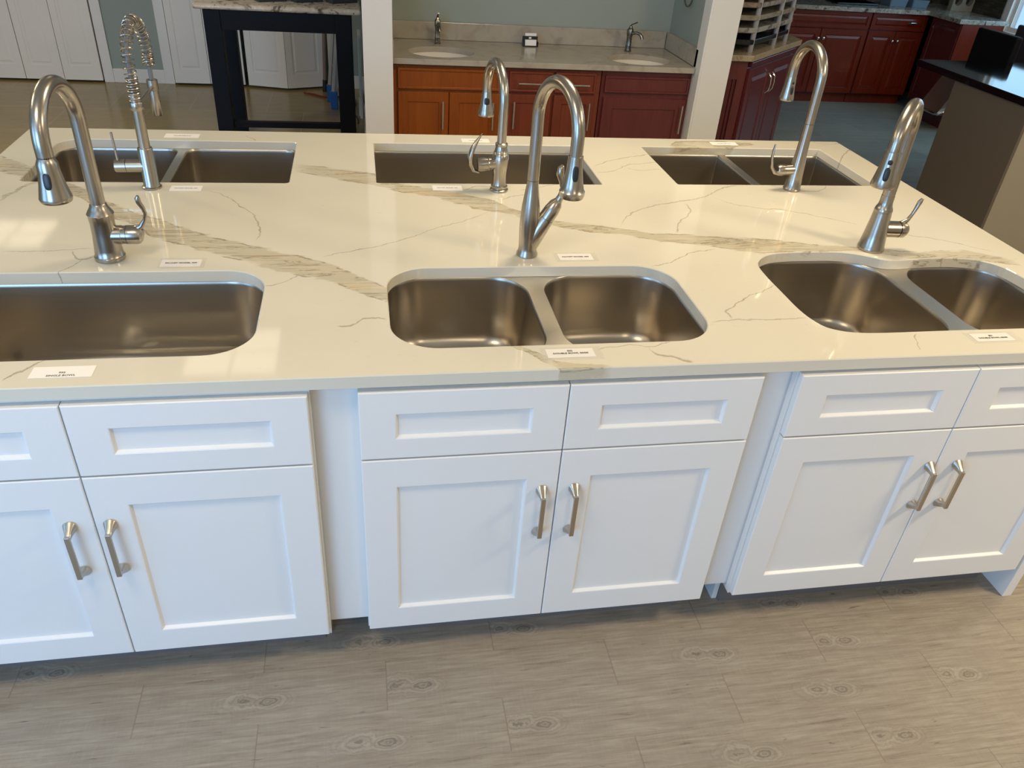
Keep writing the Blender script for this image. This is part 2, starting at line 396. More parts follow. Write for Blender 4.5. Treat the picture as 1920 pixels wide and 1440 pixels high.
def make_quartz():
    m = mat('veined_quartz', (0.72, 0.68, 0.56), 0.055, spec=0.5)
    nt = m.node_tree; p = P_(m)
    v = coords(nt, 'Object')
    nz = N(nt, 'ShaderNodeTexNoise'); nz.inputs['Scale'].default_value = 22; nz.inputs['Detail'].default_value = 5
    nz.inputs['Roughness'].default_value = 0.6
    nt.links.new(v, nz.inputs['Vector'])
    sub = N(nt, 'ShaderNodeVectorMath', operation='SUBTRACT'); sub.inputs[1].default_value = (0.5, 0.5, 0.5)
    nt.links.new(nz.outputs['Color'], sub.inputs[0])
    scl = N(nt, 'ShaderNodeVectorMath', operation='SCALE'); scl.inputs['Scale'].default_value = 0.028
    nt.links.new(sub.outputs[0], scl.inputs[0])
    addv = N(nt, 'ShaderNodeVectorMath', operation='ADD')
    nt.links.new(v, addv.inputs[0]); nt.links.new(scl.outputs[0], addv.inputs[1])
    sp = N(nt, 'ShaderNodeSeparateXYZ'); nt.links.new(addv.outputs[0], sp.inputs[0])
    X = [sp.outputs[0], sp.outputs[1]]
    H = 2.0
    thin_total = None
    for i, t in enumerate(THIN):
        ax = t[0]; pts = t[1:]
        a0, a1 = pts[0][0], pts[-1][0]
        f = M_(nt, 'DIVIDE', M_(nt, 'SUBTRACT', X[ax], a0), a1 - a0)
        off = 0.0 if ax == 0 else 2.0            # x values are shifted into 0..4, y values into 0..2
        rng = 2.0 if ax == 0 else 4.0
        c = float_curve(nt, f, [((a - a0)/(a1 - a0), (b + off)/rng) for a, b in pts])
        c = M_(nt, 'SUBTRACT', M_(nt, 'MULTIPLY', c, rng), off)
        d = M_(nt, 'ABSOLUTE', M_(nt, 'SUBTRACT', X[1-ax], c))
        slope = max(1.0, (sum(((pts[k+1][1]-pts[k][1])/(pts[k+1][0]-pts[k][0]))**2 for k in range(len(pts)-1))/(len(pts)-1) + 1)**0.5)
        w = (0.0025 if i % 3 else 0.0037) * slope
        # inside the span of the vein only
        mask = M_(nt, 'MULTIPLY', M_(nt, 'MULTIPLY', f, 12, clamp=True), M_(nt, 'MULTIPLY', M_(nt, 'SUBTRACT', 1.0, f), 12, clamp=True), clamp=True)
        g = M_(nt, 'MULTIPLY', M_(nt, 'SUBTRACT', 1.0, M_(nt, 'DIVIDE', d, w), clamp=True), mask)
        thin_total = g if thin_total is None else M_(nt, 'MAXIMUM', thin_total, g)
    wide_total = None; edge_total = None
    edge_n = noise(nt, coords(nt, 'Object', (4, 16, 6), (0, 0, 0.45), (1, 7, 0)), 1.6, 4, 0.6)
    for wv in WIDE:
        a0, a1 = wv[0][0], wv[-1][0]
        f = M_(nt, 'DIVIDE', M_(nt, 'SUBTRACT', X[0], a0), a1 - a0)
        c = M_(nt, 'MULTIPLY', float_curve(nt, f, [((a - a0)/(a1 - a0), b/2.0) for a, b, w in wv], True), 2.0)
        hw = M_(nt, 'MULTIPLY', float_curve(nt, f, [((a - a0)/(a1 - a0), w*2) for a, b, w in wv], True), 0.5)
        q = M_(nt, 'DIVIDE', M_(nt, 'ABSOLUTE', M_(nt, 'SUBTRACT', X[1], c)), hw)      # 0 centre .. 1 edge
        ends = (60, 60) if a0 < -1.5 else ((7, 6) if a1 < 0.2 and a0 > -0.2 else (16, 30))
        mask = M_(nt, 'MULTIPLY', M_(nt, 'MULTIPLY', M_(nt, 'ADD', f, 0.02 if a0 < -1.5 else 0.0), ends[0], clamp=True), M_(nt, 'MULTIPLY', M_(nt, 'SUBTRACT', 1.0, f), ends[1], clamp=True), clamp=True)
        qn = M_(nt, 'ADD', q, M_(nt, 'MULTIPLY', M_(nt, 'SUBTRACT', edge_n, 0.5), 1.5))
        fill = M_(nt, 'MULTIPLY', M_(nt, 'MULTIPLY', M_(nt, 'SUBTRACT', 1.0, qn), 5.0, clamp=True), mask)
        ed = M_(nt, 'MULTIPLY', M_(nt, 'SUBTRACT', 1.0, M_(nt, 'MULTIPLY', M_(nt, 'ABSOLUTE', M_(nt, 'SUBTRACT', q, 0.90)), 9.0), clamp=True), mask)
        wide_total = fill if wide_total is None else M_(nt, 'MAXIMUM', wide_total, fill)
        edge_total = ed if edge_total is None else M_(nt, 'MAXIMUM', edge_total, ed)
    # the wide veins: greyish body, tan and brown streaks running along them
    sv = N(nt, 'ShaderNodeMapping'); sv.inputs['Rotation'].default_value = (0, 0, 0.48); sv.inputs['Scale'].default_value = (3.0, 26, 8)
    nt.links.new(addv.outputs[0], sv.inputs[0])
    st = noise(nt, sv.outputs[0], 1.0, 7, 0.68, 0.9)
    st2 = noise(nt, coords(nt, 'Object', (2.0, 20, 8), (0, 0, 0.40), (3, 1, 0)), 1.3, 5, 0.6, 1.4)
    big = noise(nt, coords(nt, 'Object', (1, 1, 1), (0, 0, 0), (5, 2, 0)), 2.3, 2)
    body = ramp(nt, st, [(0.28, (0.40, 0.31, 0.19)), (0.40, (0.56, 0.49, 0.345)), (0.49, (0.50, 0.465, 0.355)), (0.58, (0.60, 0.535, 0.40)), (0.64, (0.55, 0.40, 0.215)), (0.74, (0.58, 0.51, 0.38))])
    base_noise = noise(nt, v, 3.0, 4, 0.5)
    base = mixc(nt, base_noise, (0.655, 0.622, 0.525), (0.705, 0.672, 0.572))
    col = mixc(nt, M_(nt, 'MULTIPLY', wide_total, 0.86), base, body)
    broken = M_(nt, 'MULTIPLY', M_(nt, 'SUBTRACT', st2, 0.47), 9.0, clamp=True)
    col = mixc(nt, M_(nt, 'MULTIPLY', M_(nt, 'MULTIPLY', edge_total, broken), 0.75), col, (0.16, 0.115, 0.07))
    dark = M_(nt, 'MULTIPLY', M_(nt, 'SUBTRACT', 1.0, M_(nt, 'MULTIPLY', M_(nt, 'ABSOLUTE', M_(nt, 'SUBTRACT', st2, 0.52)), 38.0), clamp=True), wide_total)
    col = mixc(nt, M_(nt, 'MULTIPLY', dark, 0.62), col, (0.20, 0.145, 0.09))
    vary = M_(nt, 'ADD', 0.30, M_(nt, 'MULTIPLY', noise(nt, v, 9.0, 2), 0.95), clamp=True)
    col = mixc(nt, M_(nt, 'MULTIPLY', M_(nt, 'MULTIPLY', thin_total, vary), 0.85), col, (0.235, 0.19, 0.125))
    # small freckles
    fr = M_(nt, 'MULTIPLY', M_(nt, 'SUBTRACT', noise(nt, coords(nt, 'Object', (1, 2, 1)), 30, 3, 0.55), 0.68), 9.0, clamp=True)
    col = mixc(nt, M_(nt, 'MULTIPLY', fr, 0.20), col, (0.42, 0.37, 0.28))
    nt.links.new(col, p.inputs['Base Color'])
    return m
QUARTZ = make_quartz()

# ---------------------------------------------------------------- floors
def plank_floor():
    m = mat('grey_wood_plank_tile', (0.3, 0.27, 0.23), 0.42, spec=0.35); nt = m.node_tree; p = P_(m)
    v = coords(nt, 'Object'); sp = N(nt, 'ShaderNodeSeparateXYZ'); nt.links.new(v, sp.inputs[0])
    L, Wd = 0.615, 0.1500
    ry = M_(nt, 'DIVIDE', M_(nt, 'ADD', sp.outputs[1], 0.016), Wd)
    row = M_(nt, 'FLOOR', ry)
    fv = M_(nt, 'MULTIPLY', M_(nt, 'SUBTRACT', ry, row), Wd)
    odd = M_(nt, 'FLOORED_MODULO', row, 2.0)
    # even rows have their seams at x = -0.128 + k L, odd rows at x = 0.190 + k L
    x0 = M_(nt, 'ADD', -0.128, M_(nt, 'MULTIPLY', odd, 0.318))
    ux = M_(nt, 'DIVIDE', M_(nt, 'SUBTRACT', sp.outputs[0], x0), L)
    iu = M_(nt, 'FLOOR', ux)
    fu = M_(nt, 'MULTIPLY', M_(nt, 'SUBTRACT', ux, iu), L)
    kind = M_(nt, 'FLOORED_MODULO', M_(nt, 'ADD', iu, M_(nt, 'MULTIPLY', row, 1.0)), 2.0)
    # knots printed on the planks
    def ell(cu, cv, au, av):
        du = M_(nt, 'DIVIDE', M_(nt, 'SUBTRACT', fu, cu), au); dv = M_(nt, 'DIVIDE', M_(nt, 'SUBTRACT', fv, cv), av)
        return M_(nt, 'SQRT', M_(nt, 'ADD', M_(nt, 'MULTIPLY', du, du), M_(nt, 'MULTIPLY', dv, dv)))
    wob = M_(nt, 'MULTIPLY', M_(nt, 'SUBTRACT', noise(nt, v, 34, 5, 0.65, 0.6), 0.5), 1.5)
    cu = M_(nt, 'ADD', 0.095, M_(nt, 'MULTIPLY', kind, 0.22))
    k1 = M_(nt, 'ADD', ell(cu, 0.062, 0.027, 0.0135), wob)
    k2 = M_(nt, 'ADD', M_(nt, 'MULTIPLY', wob, 1.3), M_(nt, 'ADD', ell(M_(nt, 'SUBTRACT', cu, 0.066), 0.070, 0.040, 0.020), 0.45))
    kd = M_(nt, 'MINIMUM', k1, k2)
    near = M_(nt, 'SUBTRACT', 1.0, M_(nt, 'DIVIDE', kd, 3.0), clamp=True)
    # grain that bends round the knots
    gy = M_(nt, 'ADD', M_(nt, 'MULTIPLY', sp.outputs[1], 1.0), M_(nt, 'MULTIPLY', M_(nt, 'MULTIPLY', near, near), M_(nt, 'MULTIPLY', M_(nt, 'SUBTRACT', fv, 0.064), -0.9)))
    gv = N(nt, 'ShaderNodeCombineXYZ')
    nt.links.new(M_(nt, 'MULTIPLY', M_(nt, 'ADD', sp.outputs[0], M_(nt, 'MULTIPLY', kind, 7.3)), 3.4), gv.inputs[0])
    nt.links.new(M_(nt, 'MULTIPLY', gy, 52.0), gv.inputs[1])
    nt.links.new(M_(nt, 'MULTIPLY', row, 3.7), gv.inputs[2])
    g = noise(nt, gv.outputs[0], 2.0, 8, 0.68, 0.5)
    g2 = noise(nt, coords(nt, 'Object', (9, 22, 1)), 1.0, 6, 0.66, 0.4)
    cross = noise(nt, coords(nt, 'Object', (150, 14, 1)), 1.0, 3, 0.6)
    base = ramp(nt, g, [(0.27, (0.150, 0.122, 0.095)), (0.38, (0.262, 0.224, 0.176)), (0.54, (0.330, 0.290, 0.233)), (0.72, (0.400, 0.358, 0.292))])
    col = mixc(nt, M_(nt, 'MULTIPLY', M_(nt, 'SUBTRACT', g2, 0.42), 2.4, clamp=True), base, (0.275, 0.232, 0.190))
    col = mixc(nt, M_(nt, 'MULTIPLY', M_(nt, 'SUBTRACT', cross, 0.5), 0.8, clamp=True), col, (0.40, 0.36, 0.31))
    rings = M_(nt, 'SINE', M_(nt, 'MULTIPLY', kd, 12.0))
    rm = M_(nt, 'MULTIPLY', M_(nt, 'MULTIPLY', M_(nt, 'ADD', rings, 0.2), near, clamp=True), 0.55)
    col = mixc(nt, rm, col, (0.150, 0.130, 0.105))
    halo = M_(nt, 'SUBTRACT', 1.0, M_(nt, 'MULTIPLY', M_(nt, 'ABSOLUTE', M_(nt, 'SUBTRACT', kd, 1.45)), 2.5), clamp=True)
    col = mixc(nt, M_(nt, 'MULTIPLY', halo, 0.30), col, (0.44, 0.40, 0.33))
    eye = M_(nt, 'SUBTRACT', 1.0, M_(nt, 'MULTIPLY', M_(nt, 'ABSOLUTE', M_(nt, 'SUBTRACT', kd, 0.55)), 4.0), clamp=True)
    col = mixc(nt, M_(nt, 'MULTIPLY', eye, 0.42), col, (0.10, 0.085, 0.070))
    flecks = M_(nt, 'MULTIPLY', M_(nt, 'SUBTRACT', noise(nt, coords(nt, 'Object', (8, 55, 1), (0, 0, 0.05)), 1.6, 4, 0.6, 0.5), 0.66), 12.0, clamp=True)
    col = mixc(nt, M_(nt, 'MULTIPLY', flecks, 0.8), col, (0.105, 0.085, 0.068))
    # seams
    eu = M_(nt, 'MINIMUM', fu, M_(nt, 'SUBTRACT', L, fu))
    ev = M_(nt, 'MINIMUM', fv, M_(nt, 'SUBTRACT', Wd, fv))
    s1 = M_(nt, 'SUBTRACT', 1.0, M_(nt, 'DIVIDE', eu, 0.0022), clamp=True)
    s2 = M_(nt, 'MULTIPLY', M_(nt, 'SUBTRACT', 1.0, M_(nt, 'DIVIDE', ev, 0.0016), clamp=True), 0.45)
    seam = M_(nt, 'MAXIMUM', s1, s2)
    col = mixc(nt, M_(nt, 'MULTIPLY', seam, 0.75), col, (0.20, 0.150, 0.120))
    nt.links.new(col, p.inputs['Base Color'])
    nt.links.new(bump(nt, M_(nt, 'ADD', M_(nt, 'MULTIPLY', g, 0.5), M_(nt, 'MULTIPLY', seam, -0.8)), 0.25, 0.0015), p.inputs['Normal'])
    return m
PLANKS = plank_floor()

def tile_floor(name, c1, c2, grout, bw, rh, rough, vein=0.5):
    m = mat(name, c1, rough, spec=0.4); nt = m.node_tree
    v = coords(nt, 'Object')
    b = N(nt, 'ShaderNodeTexBrick'); b.inputs['Scale'].default_value = 1.0
    b.inputs['Brick Width'].default_value = bw; b.inputs['Row Height'].default_value = rh; b.inputs['Mortar Size'].default_value = 0.0025
    b.inputs['Color1'].default_value = (*c1, 1); b.inputs['Color2'].default_value = (*c2, 1); b.inputs['Mortar'].default_value = (*grout, 1)
    nt.links.new(v, b.inputs['Vector'])
    n = noise(nt, coords(nt, 'Object', (2.2, 6, 1)), 2.0, 7, 0.65, 1.0)
    c = mixc(nt, M_(nt, 'MULTIPLY', M_(nt, 'SUBTRACT', n, 0.4), 1.6*vein, clamp=True), b.outputs[0], tuple(x*1.45 for x in c1))
    nt.links.new(c, P_(m).inputs['Base Color'])
    return m
TILE_BROWN = tile_floor('olive_brown_stone_tile', (0.300, 0.228, 0.092), (0.270, 0.204, 0.082), (0.38, 0.31, 0.16), 0.60, 0.60, 0.22)
TILE_SLATE = tile_floor('grey_slate_plank_tile', (0.260, 0.305, 0.295), (0.215, 0.255, 0.250), (0.40, 0.45, 0.44), 0.90, 0.20, 0.38, 0.7)

# ---------------------------------------------------------------- room shell
def struct(name, mb, m, parent=None):
    o = mb.build(name, m, parent)
    if parent is None: o['kind'] = 'structure'
    return o

XL, XR, YF, YB = -5.0, 5.6, -3.9, 6.25
SPLIT_Y = 1.25
struct('floor', MB().box(XL, XR, YF, SPLIT_Y, -0.05, 0.0), PLANKS)
struct('floor_left', MB().box(XL, 0.9, SPLIT_Y, YB + 0.9, -0.05, 0.0), TILE_BROWN)
struct('floor_right', MB().box(0.9, XR, SPLIT_Y, YB + 0.9, -0.05, 0.0), TILE_SLATE)
struct('ceiling', MB().box(XL - 0.2, XR + 0.2, YF - 0.2, YB + 0.9, CEIL, CEIL + 0.1), CEILING)

# front wall behind the viewer, with the window opening of the daylight
def wall_with_openings(name, axis, pos, th, a0, a1, openings, m):
    mb = MB(); cur = a0
    def bx(p0, p1, z0, z1):
        if p1 - p0 < 1e-4: return
        if axis == 'x': mb.box(p0, p1, pos, pos + th, z0, z1)
        else: mb.box(pos, pos + th, p0, p1, z0, z1)
    for (p0, p1, z0, z1) in openings:
        bx(cur, p0, 0, CEIL)
        bx(p0, p1, 0, z0); bx(p0, p1, z1, CEIL)
        cur = p1
    bx(cur, a1, 0, CEIL)
    return struct(name, mb, m)
wall_with_openings('wall_front', 'x', YF - 0.12, 0.10, XL, XR, [(-4.25, -1.95, 0.5, 2.4)], WHITE_WALL)
wall_with_openings('wall_left', 'y', XL - 0.12, 0.10, YF, YB + 0.9, [(-2.75, -0.45, 0.5, 2.4)], SAGE)
wall_with_openings('wall_right', 'y', XR, 0.10, YF, YB + 0.9, [(3.80, 5.74, 0.815, 2.25)], WHITE_WALL)
# back wall with openings of the two closets
struct('wall_back', MB().box(XL, XR, YB + 0.55, YB + 0.65, 0, CEIL), SAGE)
mb = MB()
mb.box(XL, -3.93, YB, YB + 0.12, 0, CEIL)
mb.box(-2.60, -2.06, YB, YB + 0.12, 0, CEIL)
mb.box(-0.69, -0.405, YB, YB + 0.12, 0, CEIL)
mb.box(-3.93, -2.60, YB, YB + 0.12, 2.06, CEIL); mb.box(-2.06, -0.69, YB, YB + 0.12, 2.06, CEIL)
struct('wall_back_closets', mb, SAGE)
# partitions of the vanity niche
struct('wall_niche_left', MB().box(-0.400, -0.262, 3.275, 3.95, 0, CEIL).box(-0.400, -0.262, 3.95, YB + 0.12, 0, CEIL), SAGE)
struct('wall_niche_right', MB().box(1.585, 1.735, 3.275, 4.90, 0, CEIL), SAGE)
struct('wall_niche_back', MB().box(-0.262, 1.585, 3.93, 4.05, 0, CEIL), SAGE)
struct('trim_1', MB().box(-0.412, -0.250, 3.258, 3.275, 0, CEIL, 0.003), TRIM)
struct('trim_2', MB().box(1.572, 1.748, 3.258, 3.275, 0, CEIL, 0.003), TRIM)
struct('trim_3', MB().box(1.560, 1.585, 3.262, 3.37, 0, CEIL, 0.003), TRIM)
struct('wall_kitchen_back', MB().box(1.735, 5.6, 6.80, 6.90, 0, CEIL), WHITE_WALL)
# closet door trims and baseboards
struct('trim_4', MB().box(-2.625, -2.545, YB - 0.018, YB, 0, 2.12, 0.003), TRIM)
struct('trim_5', MB().box(-2.125, -2.045, YB - 0.018, YB, 0, 2.12, 0.003), TRIM)
struct('trim_6', MB().box(-0.71, -0.64, YB - 0.018, YB, 0, 2.12, 0.003), TRIM)
struct('trim_7', MB().box(-4.01, -3.92, YB - 0.018, YB, 0, 2.12, 0.003), TRIM)
struct('baseboard_back', MB().box(-2.545, -2.125, YB - 0.014, YB, 0, 0.115, 0.003), TRIM)
struct('baseboard_corner', MB().box(-0.64, -0.414, YB - 0.014, YB, 0, 0.115, 0.003), TRIM)
struct('baseboard_side', MB().box(-0.414, -0.400, 3.30, YB - 0.014, 0, 0.115, 0.003), TRIM)

# windows
def window(name, axis, pos, a0, a1, z0, z1, inward, mull):
    """casing frame round an opening; inward = direction into the room"""
    w = 0.075; th = 0.022*inward
    fr = MB()
    def bx(p0, p1, y0, y1, za, zb):
        if axis == 'x': fr.box(p0, p1, y0, y1, za, zb, 0.003)
        else: fr.box(y0, y1, p0, p1, za, zb, 0.003)
    e = pos + th
    bx(a0 - w, a0, pos, e, z0 - w, z1 + w); bx(a1, a1 + w, pos, e, z0 - w, z1 + w)
    bx(a0, a1, pos, e, z1, z1 + w); bx(a0, a1, pos, e, z0 - w, z0)
    f = struct(name, fr, TRIM)
    s = MB(); d0, d1 = pos - 0.045*inward, pos - 0.015*inward
    def sx(p0, p1, za, zb):
        if axis == 'x': s.box(p0, p1, d0, d1, za, zb)
        else: s.box(d0, d1, p0, p1, za, zb)
    sx(a0, a0 + 0.04, z0, z1); sx(a1 - 0.04, a1, z0, z1); sx(a0 + 0.04, a1 - 0.04, z0, z0 + 0.04); sx(a0 + 0.04, a1 - 0.04, z1 - 0.04, z1)
    for q in mull: sx(q - 0.018, q + 0.018, z0 + 0.04, z1 - 0.04)
    s.build('sash', TRIM, f)
    return f
window('window_1', 'x', YF - 0.02, -4.25, -1.95, 0.5, 2.4, 1, [-3.1])
window('window_2', 'y', XL - 0.02, -2.75, -0.45, 0.5, 2.4, 1, [-1.6])
window('window_3', 'y', XR, 3.80, 5.74, 0.815, 2.25, -1, [4.77])

# ceiling troffers, including the ones added for brightness
TROF_MAT = mat('troffer_diffuser', (0.9, 0.88, 0.8), 0.5, emit=(1.0, 0.86, 0.62), estr=1.5)
def make_troffer():
    t = thing('ceiling_light', 'square recessed ceiling light with a white frame', 'ceiling light', (0, 0, CEIL), 0, 'square ceiling lights')
    fr = MB(); a, b = 0.31, 0.275
    fr.box(-a, a, -a, -b, -0.012, -0.001); fr.box(-a, a, b, a, -0.012, -0.001); fr.box(-a, -b, -b, b, -0.012, -0.001); fr.box(b, a, -b, b, -0.012, -0.001)
    fr.box(-0.012, 0.012, -b, b, -0.014, -0.001); fr.box(-b, b, -0.012, 0.012, -0.014, -0.0011)
    fr.build('frame', TRIM, t)
    MB().box(-b, b, -b, b, -0.006, -0.0012).build('diffuser', TROF_MAT, t)
    return t
_t0 = None
for tx, ty in TROFFERS:
    _t = make_troffer() if _t0 is None else dup(_t0)
    if _t0 is None: _t0 = _t
    _t.location = (tx, ty, CEIL)

# ---------------------------------------------------------------- island countertop
XI0, XI1, DI = -1.609, 1.585, 1.7183
CUT_A = rrect(-1.472, -0.684, 0.103, 0.512, 0.105, 12)
CUT_B = rrect(-0.386, 0.388, 0.104, 0.514, 0.11, 12)
CUT_C = catmull([(.66,.24),(.659,.33),(.66,.45),(.674,.523),(.727,.573),(.80,.589),(.88,.591),(.95,.590),(1.0,.580),(1.046,.556),(1.083,.532),(1.13,.527),(1.20,.535),(1.27,.538),(1.33,.536),(1.39,.522),(1.437,.477),(1.452,.41),(1.453,.33),(1.452,.24),(1.44,.17),(1.40,.13),(1.34,.117),(1.2,.1155),(1.0,.1155),(.78,.115),(.70,.137),(.672,.176)][::-1], 4)
CUT_D = rrect(-1.472, -0.672, 1.155, 1.592, 0.02, 6, rs=[0.015, 0.02, 0.075, 0.02])
CUT_E = rrect(-0.393, 0.383, 1.163, 1.600, 0.008, 4)
CUT_F = rrect(0.663, 1.443, 1.170, 1.606, 0.006, 4)
top = MB()
outer = rrect(XI0, XI1, 0.0, DI, 0.006, 4)
slab(top, outer, [CUT_A, CUT_B, CUT_C, CUT_D, CUT_E, CUT_F], 0.885, 0.915, 0.0022)
o = top.build('island_countertop', QUARTZ)
tag(o, 'white quartz island countertop with grey and tan veins and six sink cutouts', 'countertop')

# ---------------------------------------------------------------- sinks
def circle_like(L, cx, cy, r, z):
    out = []
    for p in L:
        a = math.atan2(p[1] - cy, p[0] - cx)
        out.append((cx + r*math.cos(a), cy + r*math.sin(a), z))
    return out

def densify(L, maxd=0.03):
    out = []
    n = len(L)
    for i in range(n):
        a = Vector(L[i]); b = Vector(L[(i+1) % n]); k = max(1, int((b-a).length/maxd))
        for s in range(k): out.append(tuple(a.lerp(b, s/k)))
    return out

def bowl_mb(L, z_top, depth, fil, taper, drain, drain_r=0.056):
    L = densify(L)
    rings = [at_z(L, z_top), at_z(offset_loop(L, 0.002), z_top - 0.003), at_z(offset_loop(L, 0.003), z_top - 0.010)]
    zb = z_top - depth
    for i in range(1, 5): rings.append(at_z(offset_loop(L, 0.003 + taper*i/4), z_top - 0.010 - (depth - 0.010 - fil)*i/4))
    base = offset_loop(L, 0.003 + taper)
    cx, cy = drain
    span = [(Vector((p[0], p[1])) - Vector((cx, cy))).length for p in base]
    for i in range(1, 8):
        a = PI/2*i/7; d = fil*(1 - math.cos(a))
        ring = []
        for p, s in zip(base, span):
            k = 1 - d/s
            ring.append((cx + (p[0]-cx)*k, cy + (p[1]-cy)*k, zb + fil*(1 - math.sin(a))))
        rings.append(ring)
    last = rings[-1]
    for t in (0.3, 0.6, 0.85, 1.0):
        circ = circle_like(last, cx, cy, drain_r, zb - 0.004)
        rings.append([tuple(Vector(a).lerp(Vector(c), t)) for a, c in zip(last, circ)])
    rings.append(circle_like(last, cx, cy, drain_r - 0.003, zb - 0.010))
    mb = MB(); mb.loft(rings, True, False, False, True)
    # outside skin of the bowl
    out = [at_z(offset_loop(L, -0.003), z_top), at_z(offset_loop(L, -0.002 + taper), zb + 0.02), at_z(offset_loop(L, 0.03 + taper), zb - 0.012)]
    mb.loft(out, True, False, False, True)
    return mb

def drain_mb(cx, cy, z, r=0.054):
    mb = MB()
    mb.lathe([(r, z - 0.010), (r, z - 0.0045), (r - 0.004, z - 0.003), (r - 0.012, z - 0.006), (r - 0.014, z - 0.012), (0.020, z - 0.013), (0.018, z - 0.009), (0.004, z - 0.008)], 40, T(cx, cy, 0))
    return mb

def strainer_mb(cx, cy, z):
    mb = MB()
    mb.lathe([(0.036, z - 0.0125), (0.037, z - 0.004), (0.030, z - 0.0025), (0.008, z - 0.001), (0.006, z + 0.010), (0.009, z + 0.016), (0.002, z + 0.018)], 28, T(cx, cy, 0))
    return mb

def make_sink(label, outline, bowls, depth, fil, taper, low_divider=0.0, offset=0.004):
    xs = [p[0] for p in outline]; ys = [p[1] for p in outline]
    cx, cy = (min(xs) + max(xs))/2, (min(ys) + max(ys))/2
    t = thing('undermount_sink', label, 'sink', (cx, cy, 0.885), 0)
    zt = -0.0006
    loc = lambda L: [(p[0] - cx, p[1] - cy, 0) for p in L]
    deck = MB(); O = offset_loop(loc(outline), -0.018)
    bl = [loc(b) for b in bowls]
    V, F = filled(O, bl, zt); deck.add(V, F)
    V, F = filled(O, bl, zt - 0.0015); deck.add(V, F)
    deck.loft([at_z(O, zt - 0.0015), at_z(O, zt)], smooth=False)
    deck.build('rim', SINK_TOP, t)
    for L in bl:
        bx = [p[0] for p in L]; by = [p[1] for p in L]
        dc = ((min(bx) + max(bx))/2, (min(by) + max(by))/2 + 0.05)
        b = bowl_mb(L, zt, depth, fil, taper, dc)
        bo = b.build('bowl', SINK_STEEL, t, auto=60)
        drain_mb(dc[0], dc[1], zt - depth, 0.054).build('drain', CHROME, bo)
        strainer_mb(dc[0], dc[1], zt - depth).build('strainer', CHROME, bo)
    return t

make_sink('wide single bowl steel sink in the front left corner of the island', CUT_A, [rrect(-1.474, -0.682, 0.101, 0.515, 0.107, 12)], 0.225, 0.030, 0.008)
make_sink('steel sink with two equal bowls in the middle of the island front', CUT_B,
          [rrect(-0.388, -0.016, 0.102, 0.517, 0.10, 12), rrect(0.026, 0.390, 0.102, 0.517, 0.10, 12)], 0.205, 0.045, 0.010)
make_sink('steel sink with a larger left bowl at the front right of the island', CUT_C,
          [rrect(0.657, 1.076, 0.112, 0.595, 0.12, 12), rrect(1.130, 1.456, 0.113, 0.542, 0.10, 12)], 0.215, 0.040, 0.010)
make_sink('steel double sink with rounded corners at the back left of the island', CUT_D,
          [rrect(-1.474, -1.084, 1.153, 1.595, 0.045, 8), rrect(-1.059, -0.670, 1.153, 1.595, 0.045, 8)], 0.225, 0.014, 0.002)
make_sink('square cornered single bowl steel sink at the back middle of the island', CUT_E,
          [rrect(-0.396, 0.386, 1.160, 1.603, 0.010, 4)], 0.230, 0.012, 0.001)
make_sink('square cornered double steel sink at the back right of the island', CUT_F,
          [rrect(0.660, 1.000, 1.167, 1.609, 0.006, 4), rrect(1.026, 1.446, 1.167, 1.609, 0.006, 4)], 0.225, 0.012, 0.002)

# wire grid in the bottom of the front left sink
g = thing('sink_grid', 'wire grid lying in the bottom of the front left sink', 'sink grid', (-1.078, 0.31, 0.6585))
w = MB()
gx0, gx1, gy0, gy1 = -0.325, 0.325, -0.150, 0.140
L = rrect(gx0, gx1, gy0, gy1, 0.05, 6, 0.016)
w.tube(L + [L[0]], 0.0028, 8, False)
w.build('frame', CHROME, g)
w = MB()
for k in range(14):
    x = gx0 + 0.045 + k*(gx1 - gx0 - 0.09)/13
    w.tube([(x, gy0, 0.0205), (x, gy1, 0.0205)], 0.002, 8)
for y in (-0.07, 0.06): w.tube([(gx0, y, 0.017), (gx1, y, 0.017)], 0.002, 8)
w.build('wires', CHROME, g)
for sx in (-1, 1):
    for sy in (-1, 1):
        MB().lathe([(0.008, 0.0), (0.009, 0.004), (0.009, 0.014), (0.006, 0.0165)], 16).build('rubber_foot', RUBBER, g, (sx*0.27, -0.005 + sy*0.1435, 0.0))

# ---------------------------------------------------------------- faucets
def arch_path(r, az, z0, za, zend, n=22):
    dx, dy = math.cos(az), math.sin(az); zc = za - r
    P = []
    if z0 < zc:
        P += [(0, 0, z0 + (zc - z0)*i/4) for i in range(4)]
    for i in range(n + 1):
        a = PI - PI*i/n
        s = r + r*math.cos(a)
        P.append((dx*s, dy*s, zc + r*math.sin(a)))
    for i in range(1, 4): P.append((dx*2*r, dy*2*r, zc + (zend - zc)*i/3))
    return P

def blob(mb, c, sx, sy, sz, M=None, n=20, p=2.6):
    """super-ellipsoid"""
    rings = []
    for i in range(1, 12):
        ph = -PI/2 + PI*i/12
        cz, rz = math.sin(ph), math.cos(ph)
        f = lambda t: math.copysign(abs(t)**(2/p), t)
        rings.append([(c[0] + sx*f(rz)*f(math.cos(2*PI*k/n)), c[1] + sy*f(rz)*f(math.sin(2*PI*k/n)), c[2] + sz*f(cz)) for k in range(n)])
    return mb.loft(rings, True, True, True, True, M)

